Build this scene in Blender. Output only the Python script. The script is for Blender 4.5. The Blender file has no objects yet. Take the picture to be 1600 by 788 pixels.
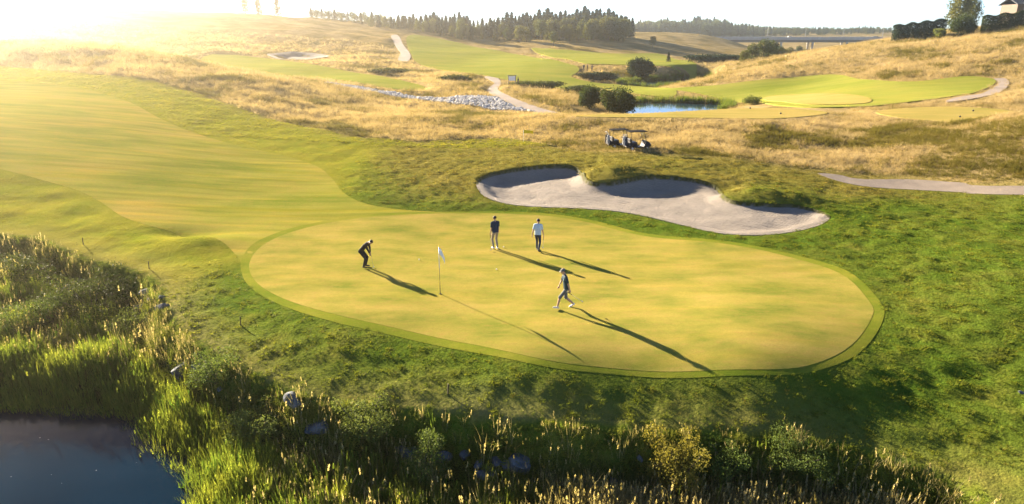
import bpy, bmesh, math, random
import numpy as np
from mathutils import Vector, Matrix, Euler
from mathutils.geometry import delaunay_2d_cdt

# ------------------------------------------------------------------ camera, sky, sun, exposure
sc = bpy.context.scene
col = sc.collection
R = math.radians
cam_d = bpy.data.cameras.new('camera'); cam = bpy.data.objects.new('camera', cam_d); col.objects.link(cam); sc.camera = cam
cam.location = (0, 0, 11.5); cam.rotation_euler = (R(90 - 18.11), 0, 0)
cam_d.lens = 24.0; cam_d.sensor_width = 36; cam_d.clip_start = .1; cam_d.clip_end = 8000

SUN_EL, SUN_AZ = 15.5, -43.0            # azimuth from +Y, negative = to the left
world = bpy.data.worlds.new('World'); sc.world = world; world.use_nodes = True
wn = world.node_tree
sky = wn.nodes.new('ShaderNodeTexSky'); sky.sky_type = 'NISHITA'; sky.sun_disc = False
sky.sun_elevation = R(SUN_EL); sky.sun_rotation = R(SUN_AZ); sky.air_density = .42; sky.dust_density = 0.; sky.ozone_density = 1.5
wn.nodes['Background'].inputs[1].default_value = .05
wn.links.new(sky.outputs[0], wn.nodes['Background'].inputs[0])
sun_d = bpy.data.lights.new('sun', 'SUN'); sun_d.energy = 5.0; sun_d.angle = R(.5); sun_d.color = (1, .84, .62)
sun = bpy.data.objects.new('sun', sun_d); col.objects.link(sun)
sv = Vector((math.sin(R(SUN_AZ)) * math.cos(R(SUN_EL)), math.cos(R(SUN_AZ)) * math.cos(R(SUN_EL)), math.sin(R(SUN_EL))))
sun.rotation_euler = sv.to_track_quat('Z', 'Y').to_euler()
sc.view_settings.view_transform = 'Standard'; sc.view_settings.look = 'None'; sc.view_settings.gamma = 1
sc.view_settings.use_curve_mapping = False
sc.view_settings.exposure = 2.85
sc.cycles.use_denoising = True
sc.cycles.max_bounces = 6; sc.cycles.transparent_max_bounces = 8; sc.cycles.diffuse_bounces = 3

HAZE_DENSITY, HAZE_G = .00055, .91
rng = np.random.default_rng(7)
random.seed(7)
# ------------------------------------------------------------------ survey of the place (metres): spot heights and outlines
SPOTS = np.array([[-12.25,30.63,-0.0],[-10.51,39.99,0.22],[-4.06,41.95,0.3],[7.68,39.43,0.3],[14.33,32.04,0.15],[15.34,26.58,0.08],[9.07,21.68,-0.03],[2.32,22.27,-0.08],[-5.23,25.56,-0.05],[-3.19,28.84,0.05],[5.78,28.72,0.1],[-16.46,42.56,0.35],[-23.92,41.23,0.7],[-31.31,40.46,0.9],[-20.94,55.43,1.3],[-29.56,52.17,1.9],[-37.77,50.0,2.3],[-46.76,63.17,4.0],[-36.14,64.9,3.2],[-24.99,67.02,2.0],[-13.36,54.25,1.0],[-14.71,65.55,1.6],[-86.01,120.0,9.35],[-68.84,95.0,6.59],[-68.89,118.0,8.48],[-57.02,115.0,7.26],[-46.83,110.0,5.82],[-34.67,100.0,4.13],[-25.39,92.0,2.25],[-41.96,92.0,4.72],[-56.01,95.0,6.18],[-110.0,150.0,6.5],[-80.0,150.0,3.5],[-55.0,140.0,2.0],[-90.07,200.0,4.65],[-113.02,210.0,7.02],[-131.44,330.0,17.89],[-93.73,330.0,15.12],[-160.47,330.0,18.99],[-206.99,335.0,20.77],[-69.26,220.0,4.92],[-60.38,270.0,8.06],[-55.3,310.0,10.19],[-46.26,170.0,1.97],[-68.65,190.0,3.34],[-34.48,135.0,1.55],[-22.9,125.0,0.62],[-10.83,118.0,0.48],[2.88,104.0,-0.09],[-19.18,104.0,0.38],[-8.15,88.0,0.65],[-9.36,66.63,1.0],[-2.57,68.86,1.1],[-300.0,330.0,19.0],[-330.0,200.0,11.0],[-200.0,150.0,10.0],[-130.0,60.0,5.0],[-90.0,40.0,3.0],[-60.0,25.0,1.2],[-35.03,260.0,4.84],[-41.54,310.0,8.87],[-10.76,300.0,5.11],[9.28,170.0,0.48],[-13.79,190.0,0.85],[-2.74,150.0,0.45],[27.45,150.0,-0.89],[23.52,200.0,2.04],[53.89,300.0,3.82],[100.32,400.0,4.69],[-61.41,345.0,12.38],[-15.19,340.0,8.32],[19.44,310.0,5.96],[47.23,330.0,7.29],[102.87,480.0,7.83],[134.53,470.0,5.51],[72.82,230.0,0.62],[147.34,420.0,-1.07],[22.32,121.31,-0.7],[37.95,121.31,-0.7],[30.43,132.78,-0.3],[15.37,128.88,-0.3],[39.62,166.94,-1.1],[25.46,174.69,-0.6],[49.26,135.0,1.55],[61.37,135.0,2.98],[50.46,110.0,1.43],[36.86,100.0,0.99],[68.19,115.0,3.02],[78.61,115.0,3.33],[59.35,95.0,2.37],[50.34,150.0,3.09],[74.12,165.0,7.13],[91.31,170.0,8.9],[103.17,165.0,10.1],[110.39,155.0,11.76],[75.88,140.0,5.49],[87.82,130.0,7.05],[65.67,145.0,4.01],[70.0,230.0,1.5],[110.0,210.0,9.0],[150.0,210.0,13.0],[200.0,200.0,16.0],[130.0,300.0,-1.0],[200.0,320.0,4.0],[10.71,77.14,2.2],[18.78,78.08,2.3],[27.36,77.84,2.4],[34.73,79.94,2.3],[43.19,77.84,2.4],[52.04,78.2,2.5],[5.73,77.28,1.9],[0.0,95.0,-0.2],[25.0,98.0,-0.2],[9.28,66.21,1.5],[10.05,61.18,1.4],[30.64,65.55,1.6],[25.94,54.77,0.9],[42.29,64.91,2.6],[34.6,52.18,1.4],[46.76,63.17,4.0],[38.18,50.54,2.2],[30.43,48.98,0.6],[33.99,44.19,0.8],[17.36,61.73,1.6],[20.09,55.98,1.2],[-2.06,54.56,1.2],[5.11,54.05,1.4],[10.32,51.92,1.55],[14.76,48.4,1.2],[18.2,45.2,1.0],[20.52,41.61,0.6],[-2.96,47.64,0.9],[-1.26,43.5,0.45],[4.13,42.78,0.42],[8.56,40.07,0.4],[11.84,36.63,0.35],[16.65,37.9,0.35],[19.17,29.39,0.15],[22.86,28.48,0.5],[15.92,21.61,-0.5],[17.9,21.25,-0.3],[13.16,18.6,-1.1],[14.43,16.13,-1.1],[10.87,20.39,-0.8],[14.82,23.93,-0.12],[-28.49,36.38,0.5],[-22.77,33.9,0.2],[-16.78,30.46,-0.1],[-11.84,24.4,-0.35],[-6.67,20.98,-0.65],[-2.17,20.31,-0.75],[2.11,19.68,-0.9],[6.29,19.46,-1.0],[9.99,18.8,-1.0],[0.0,21.47,-0.17],[-7.55,24.46,-0.1],[7.74,21.0,-0.16],[11.25,21.44,-0.15],[-12.0,17.0,-0.7],[-4.0,16.0,-0.9],[5.0,15.0,-1.0],[0.0,0.0,-1.0],[-20.0,0.0,-1.0],[20.0,0.0,-1.5],[-22.0,20.0,-0.5],[-40.0,10.0,-0.5],[40.0,10.0,-1.5],[60.0,30.0,1.0],[90.0,60.0,5.0],[0.0,-60.0,0.0],[-150.0,-40.0,4.0],[150.0,-40.0,4.0],[160.0,80.0,8.0],[0.0,700.0,7.0],[300.0,700.0,6.0],[-300.0,700.0,12.0],[600.0,600.0,8.0],[-700.0,500.0,15.0],[0.0,1500.0,8.0],[900.0,1500.0,8.0],[-900.0,1500.0,10.0],[200.0,480.0,-2.0],[330.0,480.0,0.0],[450.0,400.0,10.0],[170,440,-5],[235,470,-6],[150,490,-3]])
PLAN = {
 'green': [[-12.98,31.86],[-13.64,33.8],[-13.72,35.96],[-12.93,38.38],[-10.99,40.39],[-8.05,41.53],[-4.88,42.04],[-1.63,42.16],[2.01,41.51],[4.69,40.18],[7.69,37.41],[11.37,35.86],[14.03,34.07],[15.99,31.41],[15.75,27.95],[15.0,26.21],[12.98,23.72],[10.97,22.25],[9.05,21.76],[6.52,21.87],[3.65,22.24],[1.13,22.59],[-1.58,23.87],[-4.58,25.29],[-7.31,26.5],[-9.83,28.12],[-11.74,29.93]],
 'collar': [[-13.46,31.96],[-14.19,34.1],[-14.29,36.39],[-13.31,38.99],[-11.12,40.9],[-8.14,42.05],[-4.92,42.41],[-1.64,42.52],[2.03,41.99],[4.93,40.64],[7.95,37.84],[11.67,36.27],[14.44,34.46],[16.49,31.76],[16.27,28.1],[15.36,25.99],[13.15,23.31],[11.08,21.96],[9.01,21.48],[6.45,21.55],[3.61,21.94],[1.04,22.21],[-1.69,23.38],[-4.65,24.73],[-7.4,25.91],[-9.95,27.59],[-12.12,29.72]],
 'fairway': [[-105,98],[-62.22,85.35],[-53.19,83.2],[-42.91,76.56],[-33.54,66.93],[-25.63,60.81],[-20.13,57.78],[-15.99,54.48],[-13.61,50.7],[-11.93,46.97],[-10.05,44.38],[-7.47,42.94],[-4.09,42.29],[-1.62,41.79],[-3.69,37.67],[-8.12,34.24],[-10.71,30.58],[-12.27,30.66],[-14.08,33.52],[-15.78,35.82],[-17.81,37.12],[-19.79,38.27],[-21.61,38.95],[-23.83,40.3],[-26.2,42.49],[-29.11,44.7],[-32.78,46.5],[-36.46,48.07],[-60,58],[-105,76]],
 'bunker': [[-2.57,48.0],[-2.28,49.98],[-0.98,51.62],[1.5,52.89],[4.03,53.23],[5.2,52.34],[5.32,50.01],[5.43,48.25],[6.36,47.57],[8.0,47.95],[9.76,48.86],[11.65,48.99],[13.33,48.24],[14.4,47.15],[14.5,45.92],[14.02,44.25],[14.48,42.95],[16.38,42.45],[18.2,42.39],[19.42,41.38],[19.44,40.32],[18.19,38.93],[16.03,37.72],[13.8,37.12],[11.74,37.56],[9.95,39.31],[8.34,40.94],[6.52,42.14],[4.14,42.85],[1.25,43.34],[-0.64,44.09],[-1.97,45.61]],
 'path_right': [[23.7,52.18],[25.25,52.08],[26.26,51.06],[29.89,50.59],[32.54,48.7],[35.35,46.23],[58,36.0],[57,34.3],[34.33,44.7],[31.31,46.65],[28.52,48.06],[25.6,48.7],[24.28,49.93]],
 'path_mid': [[-6.32,161.43],[-3.69,162.12],[-2.33,150.26],[-2.72,135.21],[-0.55,119.66],[3.02,109.34],[6.74,101.22],[4.64,100.29],[1.46,105.61],[-1.57,113.94],[-4.04,125.96],[-4.78,137.61],[-3.82,149.68]],
 'path_far': [[-49.89,295.41],[-47.92,301.37],[-40.71,266.98],[-33.41,233.23],[-31.12,212.59],[-34.21,212.76],[-36.88,235.38],[-42.43,259.78]],
 'path_east': [[79.36,115.73],[80.7,114.78],[77.67,109.62],[68.98,99.04],[61.44,92.85],[56.8,90.75],[60.0,94.64],[65.92,98.48],[73.18,106.44],[77.84,112.27]],
 'fairway_mid': [[-43.99,300.11],[-37.34,309.5],[-21.27,296.59],[0.0,258.3],[14.88,205.79],[18.04,189.46],[14.7,173.72],[19.45,163.97],[29.94,163.82],[32.48,142.07],[29.76,129.72],[22.99,135.61],[19.55,152.71],[11.74,142.64],[5.53,151.41],[-2.9,159.12],[-16.62,183.12],[-27.08,206.47],[-33.52,235.53]],
 'fairway_far': [[7.73,286.93],[25.0,277.98],[39.24,272.35],[60.63,280.4],[50.94,194.19],[45.29,192.37],[35.56,196.37],[27.01,198.99],[18.93,209.47]],
 'fairway_west': [[-85.04,200.81],[-67.43,196.61],[-48.93,180.1],[-32.33,161.65],[-19.52,142.58],[-16.66,131.9],[-24.27,132.72],[-40.11,146.72],[-54.87,158.81],[-74,168]],
 'fairway_east': [[30.17,143.4],[39.18,138.32],[50.52,138.72],[59.23,141.21],[64.22,138.74],[63.31,126.39],[66.08,116.84],[75.82,119.01],[79.07,116.57],[77.06,111.85],[66.27,100.43],[57.83,95.0],[50.08,91],[43,88],[38.6,92],[38.2,103.45],[40.6,117],[36,130]],
 'green_east': [[43.66,120.96],[49.98,118.52],[53.15,108.34],[50.42,97.59],[46,92],[41,94],[40.6,103]],
 'tee_west': [[7,76.2],[9,75],[20,74.2],[27,73.6],[32,75.5],[36,79],[34,83],[28,83.5],[21,80.8],[15,78.4],[10,77.6]],
 'tee_east': [[41,78],[41.5,72.5],[45,69],[50,69.5],[56,76],[57,81],[53,84],[46,82]],
 'fescue_line': [[-130,112],[-69.97,96.69],[-54.82,92.85],[-47.3,91.09],[-39.45,86.18],[-32.33,79.74],[-26.23,74.48],[-19.39,69.39],[-14.88,66.36],[-9.35,66.58],[-5.05,67.48],[0.0,67.81],[5.67,60.31],[10.8,57.34],[16.62,56.89],[20.22,54.81],[24.65,52.98],[29.98,50.75],[35.35,46.23],[60,36]],
 'bank': [[-90,42],[-45,39],[-28.75,36.76],[-26.33,36.33],[-22.46,33.94],[-19.4,32.55],[-16.88,30.67],[-14.35,26.67],[-11.71,24.1],[-8.75,21.93],[-6.64,20.87],[-4.38,20.57],[-2.15,20.15],[0.0,19.68],[2.1,19.55],[4.2,19.49],[6.25,19.32],[8.27,19.17],[10.23,18.87],[11.96,18.25],[13.27,17.13],[13.63,15.99],[14.3,10],[15,-30]],
 'pond_edge': [[-19.11,23.44],[-17.15,23.04],[-15.13,22.87],[-13.360000000000001,21.37],[-11.620000000000001,19.93],[-10.23,18.55]],
 'pond_near': [[21.13,124.06],[24.4,126.29],[31.1,125.16],[36.24,122.97],[36.39,117.8],[31.14,108.63],[24.03,103.76],[17.53,102.23],[15.84,106.96],[18.47,117.8]],
 'pond_back': [[27.94,175.04],[34.76,181.6],[44.67,188.65],[51.85,191.13],[49.99,181.6],[43.19,168.93],[34.3,163.22],[28.21,166.98]],
 'stream': [[-34.85,129.47],[-28.78,131.25],[-20.73,125.73],[-11.97,118.55],[-7.19,120.54],[-3.28,118.97],[0.0,108.9],[3.6,102.41],[-3.94,106.81],[-11.49,113.64],[-19.93,120.71],[-27.31,124.34]],
 'bunker_far': [[-72,209],[-66,222],[-57,219],[-55,206],[-63,197.5]],
 'pond': [[-19.11,23.44],[-17.15,23.04],[-15.13,22.87],[-13.360000000000001,21.37],[-11.620000000000001,19.93],[-10.23,18.55],[-9.5,13],[-7,4],[-6,-40],[-80,-40],[-80,26],[-40,25],[-26,23.6]],
}
# ------------------------------------------------------------------ ground height
def _cs(C):
    d = np.hypot(C[:, None, 0] - C[None, :, 0], C[:, None, 1] - C[None, :, 1]); np.fill_diagonal(d, 1e9)
    return np.clip(np.sort(d, 1)[:, :3].mean(1) * .8, 2., 200)
CS = _cs(SPOTS); NS = len(SPOTS)
def _basis(x, y):
    return np.sqrt((x[:, None] - SPOTS[None, :, 0])**2 + (y[:, None] - SPOTS[None, :, 1])**2 + CS[None]**2)
_A = np.vstack([np.hstack([_basis(SPOTS[:, 0], SPOTS[:, 1]), np.ones((NS, 1))]), np.r_[np.ones(NS), 0]])
_A -= np.diag(np.r_[np.full(NS, .3), 0])
WT = np.linalg.solve(_A, np.r_[SPOTS[:, 2], 0])
def base_height(x, y):
    o = np.empty(len(x))
    for i in range(0, len(x), 20000):
        o[i:i+20000] = _basis(x[i:i+20000], y[i:i+20000]) @ WT[:NS] + WT[NS]
    return o
def perlin(x, y, seed=0):
    def grad(ix, iy):
        h = (ix.astype(np.int64) * 374761393 + iy.astype(np.int64) * 668265263 + seed * 1442695041) & 0x7fffffff
        h = ((h ^ (h >> 13)) * 1274126177) & 0x7fffffff
        a = (h ^ (h >> 16)) % 3600 * (math.pi / 1800)
        return np.cos(a), np.sin(a)
    x0 = np.floor(x); y0 = np.floor(y); fx = x - x0; fy = y - y0
    u = fx**3 * (fx * (fx * 6 - 15) + 10); v = fy**3 * (fy * (fy * 6 - 15) + 10)
    r = []
    for j in (0, 1):
        for i in (0, 1):
            gx, gy = grad(x0 + i, y0 + j); r.append(gx * (fx - i) + gy * (fy - j))
    return ((r[0] * (1 - u) + r[1] * u) * (1 - v) + (r[2] * (1 - u) + r[3] * u) * v) * 1.5
def ss(a, b, x):
    t = np.clip((x - a) / (b - a), 0, 1); return t * t * (3 - 2 * t)
def smooth_poly(P, n=6):
    P = np.array(P, float); N = len(P); out = []
    for i in range(N):
        p0, p1, p2, p3 = P[i-1], P[i], P[(i+1) % N], P[(i+2) % N]
        for k in range(n):
            t = k / n
            out.append(.5 * ((2*p1) + (-p0+p2)*t + (2*p0-5*p1+4*p2-p3)*t*t + (-p0+3*p1-3*p2+p3)*t**3))
    return np.array(out)
def smooth_line(P, n=5):
    P = np.array(P, float); Q = np.vstack([2*P[0]-P[1], P, 2*P[-1]-P[-2]]); out = []
    for i in range(1, len(Q) - 2):
        p0, p1, p2, p3 = Q[i-1], Q[i], Q[i+1], Q[i+2]
        for k in range(n):
            t = k / n
            out.append(.5 * ((2*p1) + (-p0+p2)*t + (2*p0-5*p1+4*p2-p3)*t*t + (-p0+3*p1-3*p2+p3)*t**3))
    out.append(P[-1]); return np.array(out)
def dist_line(x, y, L):
    d = np.full(len(x), 1e9)
    for a, b in zip(L[:-1], L[1:]):
        e = b - a; l2 = max(e @ e, 1e-9)
        t = np.clip(((x - a[0]) * e[0] + (y - a[1]) * e[1]) / l2, 0, 1)
        d = np.minimum(d, (x - a[0] - t * e[0])**2 + (y - a[1] - t * e[1])**2)
    return np.sqrt(d)
def inside(x, y, P):
    c = np.zeros(len(x), bool)
    for a, b in zip(P, np.roll(P, -1, 0)):
        m = (a[1] > y) != (b[1] > y)
        if m.any():
            c ^= m & (x < (b[0] - a[0]) * (y - a[1]) / (b[1] - a[1] + 1e-12) + a[0])
    return c
def sdist(x, y, P, far=60.):
    """positive inside the outline, negative outside (clamped to -far away from it)"""
    o = np.full(len(x), -far)
    lo = P.min(0) - far; hi = P.max(0) + far
    m = (x > lo[0]) & (x < hi[0]) & (y > lo[1]) & (y < hi[1])
    if m.any():
        d = dist_line(x[m], y[m], np.vstack([P, P[:1]])); o[m] = np.where(inside(x[m], y[m], P), d, -np.minimum(d, far))
    return o
POLY = {k: smooth_poly(v, 5) for k, v in PLAN.items() if k not in ('bank', 'fescue_line', 'pond_edge')}
BANK = smooth_line(PLAN['bank']); FESC = smooth_line(PLAN['fescue_line'])
LOW = np.vstack([BANK, [[-90, -30]]])                      # the wet ground below the bank
ROUGH = np.vstack([FESC, [[60, -30]], BANK[::-1]])         # cut rough round the green, between fescue and bank
BB = smooth_line(PLAN['bunker'][:21], 5); BF = smooth_line(PLAN['bunker'][20:] + PLAN['bunker'][:1], 5)
MOWN = ('collar', 'fairway', 'fairway_mid', 'fairway_far', 'fairway_west', 'fairway_east', 'tee_west', 'tee_east')
PATHS = ('path_right', 'path_mid', 'path_far', 'path_east')

class Ground:
    """heights and zones for arrays of points"""
    def __init__(s, x, y, full=True):
        x = np.asarray(x, float).ravel(); y = np.asarray(y, float).ravel(); s.x, s.y = x, y
        s.d = {k: sdist(x, y, P) for k, P in POLY.items()}
        s.low = sdist(x, y, LOW); s.rough = sdist(x, y, ROUGH)
        h = base_height(x, y)
        h += .5 * np.exp(-((x-7.4)**2/5 + (y-50.0)**2/4.)) + .45 * np.exp(-((x-16.8)**2/7 + (y-44.3)**2/2.5)) + .3*np.exp(-((x+17.5)**2/6+(y-36.5)**2/2.))
        h -= .35*np.exp(-((x+18.6)**2/5+(y-37.8)**2/.8)) + .45*np.exp(-((x-5.2)**2+(y-51.6)**2)/1.2) + .4*np.exp(-((x-14.5)**2+(y-46.3)**2)/1.2)
        mown = np.maximum.reduce([s.d[k] for k in MOWN]); s.mown = mown
        flat = ss(-1.5, .3, np.maximum.reduce([mown] + [s.d[k] for k in PATHS] + [s.d['bunker']]))
        near = ss(0, 12, np.hypot(x, y - 30) - 30)
        fes = 1 - ss(-4, 3, s.rough)
        fes = np.where(s.low > 0, 0, fes); s.fes = fes
        g = perlin(x/37, y/37, 1) * .9 + perlin(x/13, y/13, 2) * .5
        h += fes * (1 - flat) * ss(50, 90, y) * g * (1 - .85 * ss(90, 125, y) * ss(10, 40, x))
        h -= .75 * ss(120, 145, y) * ss(45, 60, x) * ss(240, 190, y)
        h += fes * (1 - flat) * ss(46, 60, y) * .22 * perlin(x/4.5, y/4.5, 3)
        h += (1 - flat) * (1 - fes) * (.10 * perlin(x/2.6, y/2.6, 4) + .075 * perlin(x/.7, y/.7, 5) * (1 - .6 * ss(-8, -14, x - .45 * (y - 40) * (y < 40))))
        h += flat * .05 * perlin(x/6, y/6, 6)
        h += ss(60, 120, y) * flat * .35 * perlin(x/22, y/22, 8)
        # the bank down to the water
        drop = ss(0, 1.5, s.low + .35 * perlin(x/1.7, y/1.7, 9)) * (1.45 - .5 * ss(11, 15, x))
        h -= drop
        h += ss(.8, 2.5, s.low) * (.25 * perlin(x/1.9, y/1.9, 10) + .12 * perlin(x/.6, y/.6, 11))
        wet = ss(-2.2, 1.2, s.d['pond']); h = h * (1 - wet) + wet * np.minimum(h, -3.4)
        for k, lev in (('pond_near', -1.2), ('pond_back', -1.4)):
            w = ss(-5, -.0, s.d[k]); h = h * (1 - w) + w * np.minimum(h, lev + .05); h -= ss(-.2, 1.5, s.d[k]) * 1.
        # tee platforms are built up level
        for k, lev in (('tee_west', 2.35), ('tee_east', 2.5)):
            w = ss(-2.5, .2, s.d[k]); h = h * (1 - w) + w * lev
        # bunker
        ins = s.d['bunker'] > 0
        if ins.any():
            db = dist_line(x[ins], y[ins], BB); df = dist_line(x[ins], y[ins], BF)
            k = np.minimum(ss(-.35, 1.25, db), ss(-.3, 2.6, df)); fl = df / (db + df + .01)
            h[ins] = h[ins] * (1 - k) + k * (.30 + .5 * fl + .08 * perlin(x[ins]/5, y[ins]/5, 12)) - .16 * ss(0, .1, db) * ss(.3, 1.2, df) + ss(.2, .8, np.minimum(db, df)) * (.012 * perlin(x[ins]/.38, y[ins]/.38, 13) + .03 * perlin(x[ins]/1.1, y[ins]/1.1, 14) + .012 * np.sin((x[ins] * .5 + y[ins] + .6 * perlin(x[ins]/3, y[ins]/3, 15)) * 14))
        w = ss(0, 5, s.d['bunker_far']); h -= w * 1.3
        s.h = h
def gz(x, y):
    return float(Ground([x], [y]).h[0])

# ------------------------------------------------------------------ tagging helpers
def tag(o, label=None, cat=None, group=None, kind=None):
    if label: o['label'] = label
    if cat: o['category'] = cat
    if group: o['group'] = group
    if kind: o['kind'] = kind
    return o
def link(name, data, parent=None, mats=()):
    o = bpy.data.objects.new(name, data); col.objects.link(o)
    if parent: o.parent = parent
    for m in mats: data.materials.append(m)
    return o
def empty(name, loc=(0, 0, 0), rz=0.):
    o = bpy.data.objects.new(name, None); col.objects.link(o); o.location = loc; o.rotation_euler = (0, 0, rz); o.empty_display_size = .2
    return o
def mesh_from(name, V, F, smooth=False):
    me = bpy.data.meshes.new(name)
    V = np.asarray(V, np.float32)
    if isinstance(F, np.ndarray):
        k = F.shape[1]; me.vertices.add(len(V)); me.vertices.foreach_set('co', V.ravel())
        me.loops.add(F.size); me.loops.foreach_set('vertex_index', F.astype(np.int32).ravel())
        me.polygons.add(len(F)); me.polygons.foreach_set('loop_start', np.arange(0, F.size, k, dtype=np.int32))
        me.polygons.foreach_set('loop_total', np.full(len(F), k, dtype=np.int32)); me.update(calc_edges=True); me.validate()
    else:
        me.from_pydata([tuple(v) for v in V], [], F); me.update()
    if smooth: me.polygons.foreach_set('use_smooth', np.ones(len(me.polygons), bool))
    return me
def vattr(me, name, vals):
    a = me.attributes.new(name, 'FLOAT', 'POINT'); a.data.foreach_set('value', np.asarray(vals, np.float32))
def copy_tree(o, parent=None):
    c = o.copy(); col.objects.link(c); c.parent = parent
    for ch in list(o.children): copy_tree(ch, c)
    return c

# ------------------------------------------------------------------ materials
class N:
    def __init__(s, name):
        s.m = bpy.data.materials.new(name); s.m.use_nodes = True; s.t = s.m.node_tree; s.t.nodes.clear()
        s.out = s.n('ShaderNodeOutputMaterial')
    def n(s, typ, **kw):
        nd = s.t.nodes.new(typ)
        for k, v in kw.items(): setattr(nd, k, v)
        return nd
    def l(s, a, b): s.t.links.new(a, b)
    def pos(s):
        if not hasattr(s, '_p'): s._p = s.n('ShaderNodeNewGeometry').outputs['Position']
        return s._p
    def noise(s, scale, detail=3, rough=.55, vec=None, stretch=None):
        nd = s.n('ShaderNodeTexNoise'); nd.inputs['Scale'].default_value = scale; nd.inputs['Detail'].default_value = detail; nd.inputs['Roughness'].default_value = rough
        v = vec or s.pos()
        if stretch:
            mp = s.n('ShaderNodeMapping'); mp.inputs['Scale'].default_value = stretch[:3]; mp.inputs['Rotation'].default_value = (0, 0, stretch[3] if len(stretch) > 3 else 0); s.l(v, mp.inputs[0]); v = mp.outputs[0]
        s.l(v, nd.inputs['Vector']); return nd.outputs['Fac']
    def ramp(s, fac, stops):
        r = s.n('ShaderNodeValToRGB'); e = r.color_ramp.elements
        while len(e) > 1: e.remove(e[-1])
        e[0].position = stops[0][0]; e[0].color = (*stops[0][1], 1)
        for p, c in stops[1:]:
            q = e.new(p); q.color = (*c, 1)
        s.l(fac, r.inputs[0]); return r.outputs[0]
    def rng(s, fac, a, b, c=0., d=1.):
        r = s.n('ShaderNodeMapRange'); r.inputs[1].default_value = a; r.inputs[2].default_value = b; r.inputs[3].default_value = c; r.inputs[4].default_value = d
        s.l(fac, r.inputs[0]); return r.outputs[0]
    def mix(s, fac, a, b, mode='MIX'):
        x = s.n('ShaderNodeMix', data_type='RGBA', blend_type=mode)
        for i, v in ((0, fac), (6, a), (7, b)):
            if isinstance(v, (int, float)): x.inputs[i].default_value = v
            elif isinstance(v, tuple): x.inputs[i].default_value = (*v, 1)
            else: s.l(v, x.inputs[i])
        return x.outputs[2]
    def math(s, op, a, b=0.):
        x = s.n('ShaderNodeMath', operation=op)
        for i, v in ((0, a), (1, b)):
            if isinstance(v, (int, float)): x.inputs[i].default_value = v
            else: s.l(v, x.inputs[i])
        return x.outputs[0]
    def attr(s, name, inst=False):
        a = s.n('ShaderNodeAttribute', attribute_name=name)
        if inst: a.attribute_type = 'INSTANCER'
        return a.outputs['Fac']
    def bump(s, h, strength, dist):
        b = s.n('ShaderNodeBump'); b.inputs['Strength'].default_value = strength; b.inputs['Distance'].default_value = dist; s.l(h, b.inputs['Height']); return b.outputs[0]
    def principled(s, color, rough=.7, spec=.3, normal=None, **kw):
        p = s.n('ShaderNodeBsdfPrincipled')
        if isinstance(color, tuple): p.inputs['Base Color'].default_value = (*color, 1)
        else: s.l(color, p.inputs['Base Color'])
        if isinstance(rough, (int, float)): p.inputs['Roughness'].default_value = rough
        else: s.l(rough, p.inputs['Roughness'])
        p.inputs['Specular IOR Level'].default_value = spec
        for k, v in kw.items(): p.inputs[k].default_value = v
        if normal: s.l(normal, p.inputs['Normal'])
        s.l(p.outputs[0], s.out.inputs[0]); return p
def plain(name, c, rough=.6, spec=.4, var=.12, scale=20., **kw):
    k = N(name); f = k.noise(scale, 4)
    lo = tuple(max(0, v * (1 - var)) for v in c); hi = tuple(v * (1 + var) for v in c)
    k.principled(k.ramp(f, [(.3, lo), (.7, hi)]), rough, spec, **kw); return k.m

def mown_mat(name, c0, c1, c2, patch=.35, bumpy=.02, spec=.35, dry=(.3, .2, .06), streak=.6):
    k = N(name)
    a = k.noise(patch, 5, .6, stretch=(1, 2.2, 1, R(12))); b = k.noise(2.2, 4, .65, stretch=(1, 2.8, 1, R(12))); f = k.noise(26, 3)
    c = k.ramp(a, [(.32, c0), (.5, c1), (.68, c2)])
    c = k.mix(k.rng(b, .5, .74, 0, .5), c, dry)
    c = k.mix(k.rng(f, .3, .7, 0, .6), c, k.mix(1., c, (.62, .66, .55), 'MULTIPLY'))
    st = k.noise(.55, 3, .5, stretch=(.22, 2.4, 1, R(14))); c = k.mix(k.rng(st, .42, .66, 0, streak), c, k.mix(1., c, (.72, .8, .6), 'MULTIPLY'))
    st = k.noise(.8, 3, .5, stretch=(.15, 1.9, 1, R(20))); c = k.mix(k.rng(st, .5, .7, 0, streak), c, k.mix(1., c, (1.25, 1.12, .9), 'MULTIPLY'))
    g6 = k.noise(5.5, 5, .7); c = k.mix(k.rng(g6, .45, .7, 0, .45), c, k.mix(1., c, (.78, .84, .7), 'MULTIPLY')); g7 = k.noise(9., 4, .7, stretch=(1, 1.6, 1)); c = k.mix(k.rng(g7, .52, .75, 0, .5), c, k.mix(1., c, (1.2, 1.05, .9), 'MULTIPLY'))
    h = k.math('ADD', f, k.math('MULTIPLY', b, .6))
    k.principled(c, .9, .0, k.bump(h, .6, bumpy)); return k.m
M = {}
M['green'] = mown_mat('putting_green_turf', (.165, .18, .032), (.27, .235, .05), (.345, .265, .07), .3, .010, .35, (.34, .205, .075), .35)
M['collar'] = mown_mat('collar_turf', (.11, .15, .016), (.165, .185, .022), (.235, .22, .032), .18, .02, .3, (.22, .18, .04), .2)
M['fairway'] = mown_mat('fairway_turf', (.175, .195, .028), (.255, .24, .042), (.32, .25, .058), .10, .05, .3, (.33, .205, .065), .95)
M['far_fairway'] = mown_mat('far_fairway_turf', (.19, .22, .035), (.25, .26, .05), (.29, .27, .06), .06, .05, .2, (.24, .18, .07))
M['tee'] = mown_mat('tee_turf', (.30, .25, .07), (.36, .28, .09), (.38, .29, .10), .12, .03, .2, (.3, .2, .08))

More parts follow.
